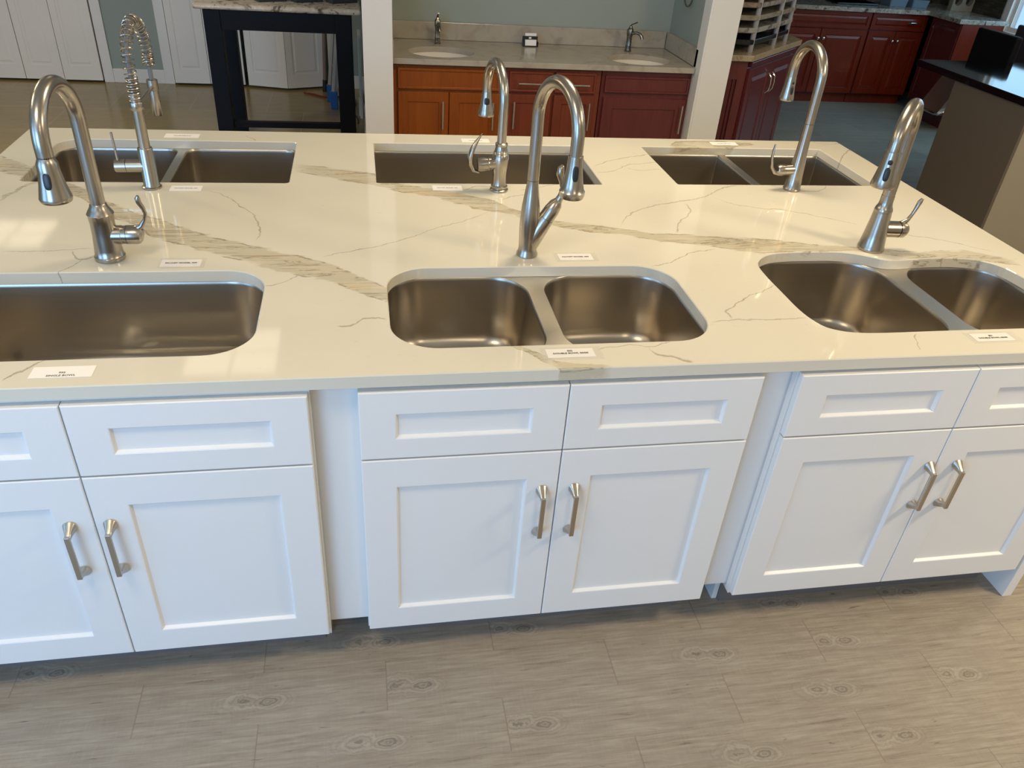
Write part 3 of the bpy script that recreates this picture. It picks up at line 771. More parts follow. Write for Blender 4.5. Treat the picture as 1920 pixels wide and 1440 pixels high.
def head_profile(zt, zb, rt, rb, style=0):
    h = zt - zb
    if style == 0:    # bell with a chamfered collar
        return [(rt*0.75, zt), (rt*0.80, zt - 0.002), (rt, zt - 0.012), (rt*1.03, zt - 0.3*h), (rt + (rb-rt)*0.45, zt - 0.62*h), (rb*0.96, zb + 0.012), (rb, zb + 0.007), (rb*0.93, zb), (rb*0.80, zb)]
    if style == 1:    # slim neck, flared skirt with a lip
        return [(rt, zt), (rt*1.04, zt - 0.01), (rt*1.12, zt - 0.35*h), (rt + (rb-rt)*0.55, zt - 0.65*h), (rb*0.90, zb + 0.022), (rb*1.02, zb + 0.016), (rb*1.0, zb + 0.008), (rb*0.92, zb), (rb*0.80, zb)]
    return [(rt, zt), (rt*1.05, zt - 0.1*h), (rt + (rb-rt)*0.30, zt - 0.45*h), (rt + (rb-rt)*0.70, zt - 0.75*h), (rb, zb + 0.006), (rb*0.96, zb), (rb*0.85, zb)]

def interp_prof(prof, z):
    for (r0, z0), (r1, z1) in zip(prof, prof[1:]):
        if min(z0, z1) <= z <= max(z0, z1) and abs(z1 - z0) > 1e-6:
            return r0 + (r1 - r0)*(z - z0)/(z1 - z0)
    return prof[0][0]

def spray_head(t, r, az, zt, zb, rt, rb, style, btn, btn_az):
    cx, cy = 2*r*math.cos(az), 2*r*math.sin(az)
    prof = head_profile(zt, zb, rt, rb, style)
    h = MB().lathe(prof, 36).build('spray_head', NICKEL, t, (cx, cy, 0))
    MB().lathe([(rb*0.80, zb + 0.004), (rb*0.80, zb - 0.001), (rb*0.3, zb - 0.002)], 30).build('nozzle', BLACK_PLASTIC, h)
    MB().lathe([(rt*0.80, zt + 0.0025), (rt*0.80, zt)], 30).build('joint_ring', BLACK_PLASTIC, h)
    for (z, w, hh) in btn:
        rr = interp_prof(prof, z)
        r1 = interp_prof(prof, z + hh); r0 = interp_prof(prof, z - hh)
        tilt = math.atan2(r0 - r1, 2*hh)
        M = T(0, 0, 0, 0, 0, btn_az) @ T(rr - 0.0012, 0, z) @ Matrix.Rotation(-tilt, 4, 'Y')
        mb = MB(); blob(mb, (0, 0, 0), 0.0035, w, hh, M, 20, 2.8)
        mb.build('button', BLACK_PLASTIC, h)
    return h

ZC = 0.915
FGROUP = 'kitchen faucets standing on the island'
def faucet(name, label, x, y): return thing(name, label, 'faucet', (x, y, ZC), 0, FGROUP)

# 1 front left: bell body, barrel to the right with a curled lever
t = faucet('pull_down_faucet', 'brushed nickel faucet at front left, spout bent over the single bowl', -1.077, 0.592)
b = MB().lathe([(0.034, 0), (0.0365, 0.002), (0.0365, 0.010), (0.034, 0.013), (0.0325, 0.03), (0.0295, 0.065), (0.0285, 0.095), (0.0305, 0.118), (0.0315, 0.121), (0.0300, 0.124), (0.0265, 0.130), (0.0215, 0.138), (0.0190, 0.1455), (0.0180, 0.1465)], 44)
b.tube([(0.0, 0, 0.064), (0.040, 0, 0.064), (0.041, 0, 0.064), (0.052, 0, 0.064)], [0.0235, 0.0235, 0.0225, 0.0235], 32)
b.build('body', NICKEL, t)
az = math.radians(266); r = 0.103
MB().tube(arch_path(r, az, 0.146, 0.450, 0.326), 0.0172, 28).build('spout_tube', NICKEL, t)
spray_head(t, r, az, 0.326, 0.231, 0.0215, 0.0335, 0, [(0.281, 0.0080, 0.018)], math.radians(-90))
c = MB().tube([(0.053, 0, 0.064), (0.075, 0, 0.064), (0.084, 0, 0.063), (0.089, 0, 0.062)], [0.0235, 0.0240, 0.0215, 0.0150], 32)
c.build('valve_cap', NICKEL, t)
lv = MB().tube([(0.074, 0, 0.078), (0.090, -0.002, 0.088), (0.101, -0.004, 0.105), (0.106, -0.006, 0.122), (0.103, -0.008, 0.138), (0.097, -0.010, 0.152), (0.096, -0.011, 0.163), (0.098, -0.012, 0.170)],
               [0.010, 0.0065, 0.0045, 0.0045, 0.0055, 0.0065, 0.0065, 0.0035], 16)
lv.build('lever', NICKEL, t)

# 2 back middle: collared body, barrel to the left with a curved blade lever, spout over the back sink
t = faucet('pull_down_faucet', 'traditional nickel faucet with ringed collars behind the middle front faucet', 0.007, 1.100)
b = MB().lathe([(0.030, 0), (0.0305, 0.003), (0.0300, 0.006), (0.0255, 0.009), (0.0275, 0.013), (0.0275, 0.017), (0.0235, 0.021), (0.0220, 0.030), (0.0225, 0.055), (0.0260, 0.085), (0.0275, 0.105), (0.0250, 0.120), (0.0225, 0.124), (0.0240, 0.127), (0.0220, 0.130), (0.0195, 0.142), (0.0185, 0.148), (0.0200, 0.151), (0.0200, 0.156), (0.0160, 0.159)], 40)
b.tube([(-0.005, 0, 0.094), (-0.035, 0, 0.090), (-0.040, 0, 0.089), (-0.041, 0, 0.089), (-0.060, 0, 0.087), (-0.075, 0, 0.086)], [0.021, 0.0195, 0.0225, 0.0205, 0.0225, 0.0215], 30)
b.build('body', NICKEL, t)
az = math.radians(97); r = 0.100
MB().tube(arch_path(r, az, 0.158, 0.380, 0.268), 0.0150, 28).build('spout_tube', NICKEL, t)
spray_head(t, r, az, 0.268, 0.190, 0.0155, 0.0280, 2, [(0.240, 0.0095, 0.0115)], math.radians(-95))
lv = MB().tube([(-0.070, -0.004, 0.062), (-0.088, -0.006, 0.070), (-0.099, -0.008, 0.092), (-0.101, -0.008, 0.116), (-0.094, -0.008, 0.140), (-0.082, -0.006, 0.162), (-0.064, -0.004, 0.188)],
               [0.006, 0.012, 0.015, 0.0155, 0.0135, 0.010, 0.002], 18, True, 0.58, None, (1, 0, 0.2))
lv.build('lever', NICKEL, t)

# 3 front middle: tall faucet with a diagonal valve arm
t = faucet('pull_down_faucet', 'tall brushed nickel faucet with slanted valve arm behind the middle front sink', 0.007, 0.590)
b = MB().lathe([(0.0285, 0), (0.0300, 0.002), (0.0295, 0.007), (0.0262, 0.014), (0.0248, 0.025), (0.0255, 0.05), (0.0268, 0.08), (0.0268, 0.110), (0.0240, 0.145), (0.0198, 0.175), (0.0162, 0.200), (0.0157, 0.214)], 44)
b.tube([(0.000, 0, 0.016), (0.010, 0, 0.045), (0.026, 0, 0.078), (0.045, 0, 0.108)], [0.021, 0.0255, 0.0260, 0.0222], 32)
b.build('body', NICKEL, t)
az = math.radians(286); r = 0.101
MB().tube(arch_path(r, az, 0.215, 0.484, 0.342), 0.0157, 28).build('spout_tube', NICKEL, t)
spray_head(t, r, az, 0.342, 0.240, 0.0180, 0.0310, 1, [(0.304, 0.0075, 0.020)], math.radians(-94))
c = MB().tube([(0.0455, 0, 0.109), (0.058, 0, 0.130), (0.069, 0, 0.149), (0.075, 0, 0.160)], [0.0215, 0.0210, 0.0175, 0.010], 30)
c.build('valve_cap', NICKEL, t)
lv = MB().tube([(0.070, 0, 0.148), (0.080, 0, 0.170), (0.084, 0, 0.190), (0.079, 0, 0.212), (0.072, 0, 0.232), (0.073, 0, 0.248), (0.078, 0, 0.255)],
               [0.013, 0.009, 0.0075, 0.0085, 0.0105, 0.0095, 0.004], 16)
lv.build('lever', NICKEL, t)

# 4 back left: commercial spring faucet
t = faucet('spring_faucet', 'commercial style faucet with coiled spring spout by the back left sink', -1.077, 1.105)
b = MB().lathe([(0.0275, 0), (0.0285, 0.002), (0.0285, 0.006), (0.0245, 0.008), (0.0245, 0.012), (0.0235, 0.014), (0.0215, 0.122), (0.0205, 0.1245), (0.0165, 0.1250), (0.0160, 0.250), (0.0160, 0.283)], 40)
b.tube([(-0.005, 0, 0.070), (-0.060, 0, 0.069), (-0.061, 0, 0.069)], [0.0195, 0.0195, 0.0185], 30)
b.build('body', NICKEL, t)
MB().tube([(-0.0615, 0, 0.069), (-0.092, 0, 0.068), (-0.0935, 0, 0.068)], [0.0195, 0.0190, 0.0175], 30).build('valve_cap', NICKEL, t)
MB().tube([(-0.083, 0, 0.080), (-0.084, 0, 0.110), (-0.0855, 0, 0.168)], [0.0042, 0.0036, 0.0034], 12).build('lever', NICKEL, t)
az = math.radians(88); r = 0.100
path = arch_path(r, az, 0.250, 0.458, 0.262, 40)
MB().tube(path, 0.0068, 14).build('hose', HOSE, t)
def coil(path, spans, R, wire):
    P = [Vector(p) for p in path]; D = [0.0]
    for a, b in zip(P, P[1:]): D.append(D[-1] + (b-a).length)
    side = Vector((-math.sin(az), math.cos(az), 0)); side = Vector((math.sin(az), -math.cos(az), 0))
    def at(s):
        s = max(0, min(D[-1] - 1e-6, s)); i = 0
        while D[i+1] < s: i += 1
        f = (s - D[i])/(D[i+1]-D[i])
        return P[i].lerp(P[i+1], f), (P[i+1]-P[i]).normalized()
    pts = []; ph = 0.0
    for s0, s1, turns in spans:
        n = max(8, int(turns*14))
        for k in range(n):
            f = k/n; s = s0 + (s1 - s0)*f
            p, tg = at(s)
            w = tg.cross(side).normalized()
            a = ph + 2*PI*turns*f
            pts.append(tuple(p + side*math.cos(a)*R + w*math.sin(a)*R))
        ph += 2*PI*turns
    return MB().tube(pts, wire, 7), D[-1]
_, total = coil(path, [(0, 0.01, 1)], 0.01, 0.001)
sp, _ = coil(path, [(0.0, 0.075, 11), (0.075, 0.170, 6), (0.170, total - 0.090, 16), (total - 0.090, total - 0.055, 7)], 0.0160, 0.0021)
sp.build('spring', NICKEL, t)
cx, cy = 2*r*math.cos(az), 2*r*math.sin(az)
h = MB().lathe([(0.0150, 0.275), (0.0165, 0.274), (0.0165, 0.245), (0.0150, 0.243), (0.0150, 0.222), (0.0145, 0.168), (0.0135, 0.166), (0.009, 0.165)], 32).build('spray_head', NICKEL, t, (cx, cy, 0))
arm = MB().tube([(0, 0.012, 0.245), (cx*0.5, cy*0.45, 0.249), (cx, cy - 0.012, 0.254)], 0.0058, 14)
arm.lathe([(0.0180, 0.235), (0.0190, 0.237), (0.0190, 0.256), (0.0180, 0.258)], 28)
arm.build('support_arm', NICKEL, t)

# 5 back right: slim conical body, barrel to the left, spout over the back sink
t = faucet('pull_down_faucet', 'slim conical nickel faucet in front of the back right sink', 1.077, 1.125)
b = MB().lathe([(0.0300, 0), (0.0310, 0.002), (0.0310, 0.006), (0.0295, 0.008), (0.0268, 0.045), (0.0235, 0.090), (0.0200, 0.135), (0.0180, 0.180), (0.0170, 0.215), (0.0165, 0.232)], 40)
b.tube([(0, 0, 0.073), (-0.048, 0, 0.071)], [0.0190, 0.0190], 30)
b.build('body', NICKEL, t)
az = math.radians(89); r = 0.100
MB().tube(arch_path(r, az, 0.233, 0.464, 0.342), 0.0165, 28).build('spout_tube', NICKEL, t)
spray_head(t, r, az, 0.342, 0.262, 0.0170, 0.0262, 2, [(0.299, 0.0062, 0.0150), (0.324, 0.0045, 0.0050)], math.radians(-84))
MB().tube([(-0.0490, 0, 0.071), (-0.068, 0, 0.070), (-0.075, 0, 0.070)], [0.0195, 0.0195, 0.0150], 28).build('valve_cap', NICKEL, t)
MB().tube([(-0.062, 0, 0.058), (-0.083, 0, 0.062), (-0.098, 0, 0.080), (-0.105, 0, 0.108), (-0.107, 0, 0.135), (-0.105, 0, 0.160)],
          [0.012, 0.012, 0.0095, 0.0075, 0.0062, 0.0035], 16, True, 0.6, None, (1, 0, 0)).build('lever', NICKEL, t)

# 6 front right: shouldered body, barrel to the right with a lever, spout turned to the front left
t = faucet('pull_down_faucet', 'brushed nickel faucet with shouldered body at the right end of the island', 1.082, 0.610)
b = MB().lathe([(0.0385, 0), (0.0395, 0.002), (0.0392, 0.010), (0.0375, 0.013), (0.0330, 0.05), (0.0285, 0.090), (0.0262, 0.118), (0.0258, 0.122), (0.0262, 0.126), (0.0240, 0.133), (0.0205, 0.140), (0.0190, 0.150), (0.0188, 0.170)], 44)
b.tube([(0.010, 0, 0.065), (0.066, 0, 0.063)], [0.0245, 0.0245], 32)
b.build('body', NICKEL, t)
MB().lathe([(0.0240, 0), (0.0240, 0.003)], 30, T(0.066, 0, 0.063, 0, PI/2, 0)).build('gap_ring', BLACK_PLASTIC, t)
az = math.radians(226); r = 0.100
MB().tube(arch_path(r, az, 0.168, 0.444, 0.342), 0.0178, 28).build('spout_tube', NICKEL, t)
spray_head(t, r, az, 0.342, 0.247, 0.0200, 0.0315, 2, [(0.287, 0.0078, 0.0185), (0.318, 0.0062, 0.0065)], math.radians(-122))
MB().tube([(0.0695, 0, 0.063), (0.088, 0, 0.062), (0.096, 0, 0.061)], [0.0245, 0.0245, 0.0190], 30).build('valve_cap', NICKEL, t)
MB().tube([(0.078, 0, 0.080), (0.092, 0, 0.092), (0.102, 0, 0.112), (0.108, 0, 0.132), (0.112, 0, 0.150), (0.117, 0, 0.160)],
          [0.0105, 0.0062, 0.0050, 0.0060, 0.0070, 0.0040], 16).build('lever', NICKEL, t)

# ---------------------------------------------------------------- paper labels
def text_mesh(body, size, mat_, bold=0.0):
    cu = bpy.data.curves.new('lettering', 'FONT')
    cu.body = body; cu.size = size; cu.align_x = 'CENTER'; cu.align_y = 'CENTER'; cu.offset = bold; cu.resolution_u = 2
    cu.extrude = 0.00004
    o = bpy.data.objects.new('lettering', cu); COL.objects.link(o)
    dg = bpy.context.evaluated_depsgraph_get()
    me = bpy.data.meshes.new_from_object(o.evaluated_get(dg))
    bpy.data.objects.remove(o); bpy.data.curves.remove(cu)
    me.name = 'lettering'; me.materials.clear(); me.materials.append(mat_)
    return me

def paper_label(label, x0, x1, y0, y1, lines, rot=0.0, sleeve=(0.012, 0.012), turned=False):
    t = thing('paper_label', label, 'label', ((x0+x1)/2, (y0+y1)/2, ZC + 0.0003), rot, 'small printed labels taped to the island top')
    hx, hy = (x1-x0)/2, (y1-y0)/2
    MB().box(-hx, hx, -hy, hy, 0.0, 0.0006).build('card', PAPER, t)
    if sleeve: MB().box(-hx - sleeve[0], hx + sleeve[1], -hy - 0.009, hy + 0.007, 0.0008, 0.0010).build('tape', FILM, t)
    for (txt, size, dy) in lines:
        o = bpy.data.objects.new('lettering', text_mesh(txt, size, INK, size*0.022)); COL.objects.link(o)
        o.parent = t; o.location = (0, dy*(-1 if turned else 1), 0.0007 if not sleeve else 0.0011)
        if turned: o.rotation_euler = (0, 0, PI)
    return t
paper_label('white sink label in front of the single bowl front left sink', -1.099, -0.982, 0.033, 0.074, [('995', 0.0085, -0.003), ('SINGLE BOWL', 0.0085, -0.0135)], 0, None)
paper_label('white sink label at the middle of the island front edge', -0.046, 0.064, 0.045, 0.082, [('502', 0.0085, 0.008), ('DOUBLE BOWL 50/50', 0.0085, -0.002)], 0, (0.012, 0.018))
paper_label('white sink label in front of the front right sink', 1.046, 1.154, 0.056, 0.093, [('801', 0.0085, 0.006), ('DOUBLE BOWL 60/40', 0.0085, -0.004)], 0, (0.014, 0.022))
paper_label('white faucet label right of the front left faucet', -0.950, -0.852, 0.536, 0.578, [('FAUCET MODEL 309', 0.0085, 0.0)], 0, (0.004, 0.010))
paper_label('white faucet label right of the middle front faucet', 0.094, 0.191, 0.550, 0.592, [('FAUCET MODEL 303', 0.0085, 0.0)], 0, (0.010, 0.014))
paper_label('white label right of the spring spout faucet base', -1.024, -0.931, 1.077, 1.123, [('FAUCET MODEL 307', 0.0075, 0.0)], 0, None)
paper_label('white label left of the back middle faucet base', -0.212, -0.114, 1.094, 1.141, [('FAUCET MODEL 305', 0.0075, 0.0)], 0, None)
paper_label('white label on the rim behind the back left sink', -1.139, -1.020, 1.620, 1.668, [('DOUBLE BOWL', 0.0085, 0.0)], 0, None, True)
paper_label('white label on the rim behind the back middle sink', -0.055, 0.053, 1.622, 1.668, [('SINGLE BOWL', 0.0085, 0.0)], 0, None, True)
paper_label('white label on the rim behind the back right sink', 0.982, 1.096, 1.640, 1.683, [('DOUBLE BOWL', 0.0085, 0.0)], 0, None, True)

# ---------------------------------------------------------------- island cabinets
def shaker(x0, x1, z0, z1, stile, rail_t, rail_b, th=0.019, rec=0.0090, bev=0.0065):
    """frame and recessed panel, front face at y=0, back at y=th"""
    c = 0.0022
    def rect(a, b, c_, d, y): return [(a, y, c_), (b, y, c_), (b, y, d), (a, y, d)]
    R = [rect(x0, x1, z0, z1, th), rect(x0, x1, z0, z1, c), rect(x0+c, x1-c, z0+c, z1-c, 0),
         rect(x0+stile, x1-stile, z0+rail_b, z1-rail_t, 0), rect(x0+stile+bev*0.35, x1-stile-bev*0.35, z0+rail_b+bev*0.35, z1-rail_t-bev*0.35, 0.001),
         rect(x0+stile+bev, x1-stile-bev, z0+rail_b+bev, z1-rail_t-bev, rec)]
    return MB().loft(R, True, True, True, False)

def pull_mb():
    mb = MB()
    # flat bar
    mb.box(-0.0055, 0.0055, -0.0345, -0.0275, -0.064, 0.064, 0.0007)
    for s in (-1, 1):
        rings = []
        for k in range(9):
            f = k/8
            y = 0.0 - 0.0295*f
            z = s*(0.0690 - 0.0125*f**1.3)
            r_ = 0.0112*(1-f)**1.4 + 0.0056 if k else 0.0118
            sq = f
            ring = []
            for i in range(20):
                a = 2*PI*i/20; cx_, cz_ = math.cos(a), math.sin(a)
                e = 1.0/max(abs(cx_), abs(cz_)); m_ = (1 - sq) + sq*min(e, 1.25)
                ring.append((cx_*r_*m_*0.98, y, z + cz_*r_*m_))
            rings.append(ring)
        mb.loft(rings, True, True, True, True)
    return mb
PULL_ME = None
def add_pull(parent, x, z):
    global PULL_ME
    if PULL_ME is None:
        o = pull_mb().build('handle', PULL, parent, (x, 0, z), 40); PULL_ME = o.data
    else:
        o = bpy.data.objects.new('handle', PULL_ME); COL.objects.link(o); o.parent = parent; o.location = (x, 0, z)
    o['label'] = 'satin nickel bar handle'
    return o

def island_cabinet(label, x0, xm, x1, y, dz, hz, hl, hr):
    t = thing('base_cabinet', label, 'cabinet', (xm, y, 0), 0, 'white shaker cabinets along the island front')
    a, b = x0 - xm, x1 - xm
    ft = 0.8845
    c = MB()
    for s0, s1 in ((a + 0.002, a + 0.018), (b - 0.018, b - 0.002)):
        c.box(s0, s1, 0.040, 0.640, 0.105, ft); c.box(s0, s1, 0.098, 0.640, 0.0, 0.105)
    c.box(a + 0.018, b - 0.018, 0.040, 0.640, 0.105, 0.120); c.box(a + 0.018, b - 0.018, 0.628, 0.640, 0.120, ft)
    # face frame
    c.box(a - 0.003, a + 0.040, 0.0205, 0.0395, 0.105 + dz, ft); c.box(b - 0.040, b + 0.004, 0.0205, 0.0395, 0.105 + dz, ft)
    c.box(a + 0.040, b - 0.040, 0.0205, 0.0395, 0.105 + dz, 0.145); c.box(a + 0.040, b - 0.040, 0.0205, 0.0395, 0.825, ft)
    c.box(a + 0.040, b - 0.040, 0.0205, 0.0395, 0.665, 0.700); c.box(-0.02, 0.02, 0.0205, 0.0395, 0.145, 0.825)
    c.build('carcass', WHITE_CAB, t)
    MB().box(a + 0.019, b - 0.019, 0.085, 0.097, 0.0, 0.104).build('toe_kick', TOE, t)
    g_ = 0.0013
    zt, zd, zb = 0.871 + dz*0.4, 0.6875 + dz*0.6, 0.115 + dz
    dl = shaker(a, -g_, zb, zd - 0.0022, 0.076, 0.080, 0.073).build('door', WHITE_CAB, t)
    dr = shaker(g_, b, zb, zd - 0.0022, 0.076, 0.080, 0.073).build('door', WHITE_CAB, t)
    shaker(a, -g_, zd + 0.0022, zt, 0.077, 0.058, 0.054).build('drawer_front', WHITE_CAB, t)
    shaker(g_, b, zd + 0.0022, zt, 0.077, 0.058, 0.054).build('drawer_front', WHITE_CAB, t)
    add_pull(dl, hl - xm, hz); add_pull(dr, hr - xm, hz)
    return t
island_cabinet('white shaker sink cabinet at the left end of the island', -1.509, -1.0436, -0.5670, -0.004, 0.0, 0.485, -1.0935, -1.0110)
island_cabinet('white shaker sink cabinet in the middle of the island', -0.4630, 0.0, 0.4640, 0.0, 0.0, 0.5025, -0.0400, 0.0410)
island_cabinet('white shaker sink cabinet at the right end of the island', 0.5575, 1.0290, 1.4890, -0.005, 0.008, 0.5055, 1.0060, 1.0890)
for (a, b, lb) in ((-0.5685, -0.4615, 'tall white filler strip between the left and middle island cabinets'), (0.4625, 0.5590, 'tall white filler strip between the middle and right island cabinets')):
    tag(MB().box(a, b, 0.0405, 0.0520, 0.118 if a < 0 else 0.127, 0.8845, 0.0008).build('filler_strip', WHITE_CAB), lb, 'cabinet filler', 'filler strips of the island')
tag(MB().box(1.5005, 1.5325, -0.004, DI - 0.02, 0.0, 0.8845, 0.001).build('island_end_panel', WHITE_CAB), 'white panel standing on the floor at the right end of the island', 'panel', 'end panels of the island')
tag(MB().box(-1.5525, -1.5205, -0.004, DI - 0.02, 0.0, 0.8845, 0.001).build('island_end_panel', WHITE_CAB), 'white panel at the left end of the island', 'panel', 'end panels of the island')
tag(MB().box(-1.5195, 1.4995, DI - 0.05, DI - 0.03, 0.0, 0.8845).build('island_back_panel', WHITE_CAB), 'white panel closing the back of the island', 'panel')

# ---------------------------------------------------------------- raised panel doors
def raised(x0, x1, z0, z1, st=0.055, th=0.019, bev=0.028):
    def rect(i, y): return [(x0+i, y, z0+i), (x1-i, y, z0+i), (x1-i, y, z1-i), (x0+i, y, z1-i)]
    R = [rect(0, th), rect(0, 0.003), rect(0.003, 0), rect(st, 0), rect(st + 0.004, 0.007), rect(st + 0.009, 0.007), rect(st + 0.009 + bev, 0.0012)]
    return MB().loft(R, True, True, True, False)

def flatp(x0, x1, z0, z1, st=0.055, th=0.019):
    return shaker(x0, x1, z0, z1, st, st, st, th, 0.007, 0.004)

def knob(parent, x, z, m=None):
    M = T(x, 0, z, PI/2, 0, 0)
    MB().lathe([(0.006, 0), (0.005, 0.010), (0.010, 0.016), (0.0145, 0.022), (0.013, 0.028), (0.004, 0.031)], 18, M).build('knob', m or CHROME, parent)

def bar_pull(parent, x, z, L, vert, m=None):
    mb = MB(); h = L/2
    if vert:
        mb.tube([(x, -0.028, z - h), (x, -0.028, z + h)], 0.0052, 12)
        for s in (-1, 1): mb.tube([(x, 0, z + s*(h - 0.02)), (x, -0.028, z + s*(h - 0.02))], 0.004, 10)
    else:
        mb.tube([(x - h, -0.028, z), (x + h, -0.028, z)], 0.0052, 12)
        for s in (-1, 1): mb.tube([(x + s*(h - 0.02), 0, z), (x + s*(h - 0.02), -0.028, z)], 0.004, 10)
    mb.build('handle', m or CHROME, parent)

def base_body(t, a, b, depth, ztop, m, toe=0.075, toe_h=0.10):
    c = MB()
    c.box(a, a + 0.016, 0.020, depth, toe_h, ztop); c.box(b - 0.016, b, 0.020, depth, toe_h, ztop)
    c.box(a + 0.016, b - 0.016, 0.020, depth, toe_h, toe_h + 0.016); c.box(a + 0.016, b - 0.016, depth - 0.012, depth, toe_h + 0.016, ztop)
    c.box(a + 0.016, b - 0.016, 0.020, 0.038, toe_h + 0.016, ztop - 0.002)
    c.build('carcass', m, t)
    MB().box(a + 0.001, b - 0.001, toe, depth - 0.02, 0.0, toe_h - 0.001).build('toe_kick', m, t)

# ---------------------------------------------------------------- bathroom vanity in the niche
VY, VZ = 3.345, 0.8385
t = thing('vanity_cabinet', 'honey brown vanity cabinet at the left side of the niche', 'cabinet', (0.074, VY, 0), 0, 'vanity cabinets in the niche')  # wood tone goes from honey to plum across the vanity
base_body(t, -0.332, 0.332, 0.54, VZ, HONEY)
flatp(-0.295, 0.300, 0.700, 0.815, 0.012).build('drawer_front', HONEY, t)
for a, b, hx in ((-0.295, 0.000, -0.035), (0.004, 0.300, 0.262)):
    d = flatp(a, b, 0.115, 0.685).build('door', HONEY, t); bar_pull(d, hx, 0.56, 0.16, True)
t = thing('vanity_cabinet', 'brown vanity cabinet with two small drawers, middle of the niche', 'cabinet', (0.698, VY, 0), 0, 'vanity cabinets in the niche')
base_body(t, -0.290, 0.290, 0.54, VZ, MAPLE_RED)
for a, b, hx in ((-0.268, -0.008, 0.0), (0.008, 0.258, 0.0)):
    d = flatp(a, b, 0.700, 0.815, 0.010).build('drawer', MAPLE_RED, t); bar_pull(d, (a+b)/2, 0.752, 0.16, False)
for a, b, hx in ((-0.268, -0.008, -0.236), (0.008, 0.258, 0.226)):
    d = flatp(a, b, 0.115, 0.685, 0.048).build('door', MAPLE_RED, t); bar_pull(d, hx, 0.570, 0.16, True)
t = thing('vanity_cabinet', 'plum red vanity cabinet with one wide door at the right side of the niche', 'cabinet', (1.282, VY, 0), 0, 'vanity cabinets in the niche')
base_body(t, -0.288, 0.282, 0.54, VZ, PLUM)
flatp(-0.268, 0.265, 0.710, 0.805, 0.010).build('drawer_front', PLUM, t)
d = flatp(-0.268, 0.265, 0.115, 0.680, 0.062).build('door', PLUM, t); bar_pull(d, 0.235, 0.565, 0.17, True)

def ellipse(cx, cy, a, b, n=56, z=0): return [(cx + a*math.cos(2*PI*i/n), cy + b*math.sin(2*PI*i/n), z) for i in range(n)]
BAS = [(0.043, 3.535), (1.262, 3.520)]
mb = MB()
slab(mb, rrect(-0.260, 1.558, 3.322, 3.900, 0.004, 2), [ellipse(cx, cy, 0.195, 0.150) for cx, cy in BAS], 0.840, 0.870, 0.002)
tag(mb.build('vanity_countertop', VANITY_STONE), 'beige stone vanity top with two oval basins in the niche', 'countertop')
tag(MB().box(-0.258, 1.556, 3.902, 3.926, 0.8705, 0.972, 0.0015).build('backsplash', VANITY_STONE), 'low beige stone backsplash behind the vanity top', 'backsplash')
tag(MB().box(1.560, 1.583, 3.335, 3.900, 0.8705, 0.972, 0.0015).build('side_splash', VANITY_STONE), 'beige stone side splash at the right end of the vanity', 'backsplash', 'side splashes of the vanity')
tag(MB().box(-0.259, -0.240, 3.330, 3.900, 0.8705, 0.960, 0.0015).build('side_splash', VANITY_STONE), 'beige stone side splash at the left end of the vanity', 'backsplash', 'side splashes of the vanity')
for (cx, cy), lb in zip(BAS, ('oval white basin below the left vanity faucet', 'oval white basin below the right vanity faucet')):
    t = thing('vanity_basin', lb, 'basin', (cx, cy, 0.8395), 0, 'oval basins in the vanity top')
    rings = []
    for k in range(12):
        a = PI/2*k/11
        rings.append(ellipse(0, 0, 0.197*math.cos(a) + 0.022*(k/11), 0.152*math.cos(a) + 0.022*(k/11), 56, -0.12*math.sin(a)))
    MB().loft(rings, True, False, True).build('bowl', PORCELAIN, t, auto=0)
    MB().lathe([(0.020, -0.119), (0.022, -0.1165), (0.010, -0.115)], 20).build('drain', CHROME, t)

def vanity_faucet(label, x, y, rz):
    t = thing('basin_faucet', label, 'faucet', (x, y, 0.870), rz, 'vanity faucets')
    mb = MB(); rings = []
    for z, w in ((0, 0.019), (0.004, 0.020), (0.008, 0.0165), (0.03, 0.0145), (0.035, 0.0155), (0.038, 0.0145), (0.085, 0.0140), (0.10, 0.0170), (0.128, 0.0175), (0.134, 0.0150), (0.142, 0.0095), (0.150, 0.0085)):
        rings.append([(p[0], p[1], z) for p in rrect(-w, w, -w, w, w*0.45, 3)])
    mb.loft(rings, True, True, True); mb.build('body', AGED, t)
    MB().tube([(0, -0.012, 0.108), (0, -0.045, 0.116), (0, -0.070, 0.110), (0, -0.084, 0.094), (0, -0.086, 0.084)], [0.010, 0.0095, 0.0095, 0.0105, 0.0115], 18).build('spout', AGED, t)
    MB().tube([(0, 0.004, 0.148), (0, -0.004, 0.158), (0, -0.028, 0.170), (0, -0.040, 0.176)], [0.007, 0.0055, 0.005, 0.006], 12, True, 0.7).build('lever', AGED, t)
    return t
vanity_faucet('small nickel basin faucet on the left side of the vanity', 0.043, 3.785, 0.05)
vanity_faucet('small nickel basin faucet with side facing spout, right of the vanity', 1.263, 3.768, 0.85)

t = thing('card_holder', 'black card holder with white cards on the vanity top', 'card holder', (0.630, 3.800, 0.8705), 0.04)
h = MB(); h.box(-0.050, 0.048, -0.016, 0.020, 0.0, 0.006); h.box(-0.050, 0.048, 0.010, 0.018, 0.006, 0.058)
h.box(-0.050, -0.044, -0.016, 0.010, 0.006, 0.030); h.box(0.042, 0.048, -0.016, 0.010, 0.006, 0.030)
h.build('holder', BLACK_PLASTIC, t)
MB().box(-0.036, 0.036, -0.010, 0.006, 0.0065, 0.040).build('cards', PAPER, t)
MB().box(-0.032, 0.040, 0.0185, 0.024, 0.006, 0.074).build('back_card', PAPER, t)
MB().box(-0.010, 0.006, 0.0085, 0.0098, 0.044, 0.053).build('printed_mark', PAPER, t)

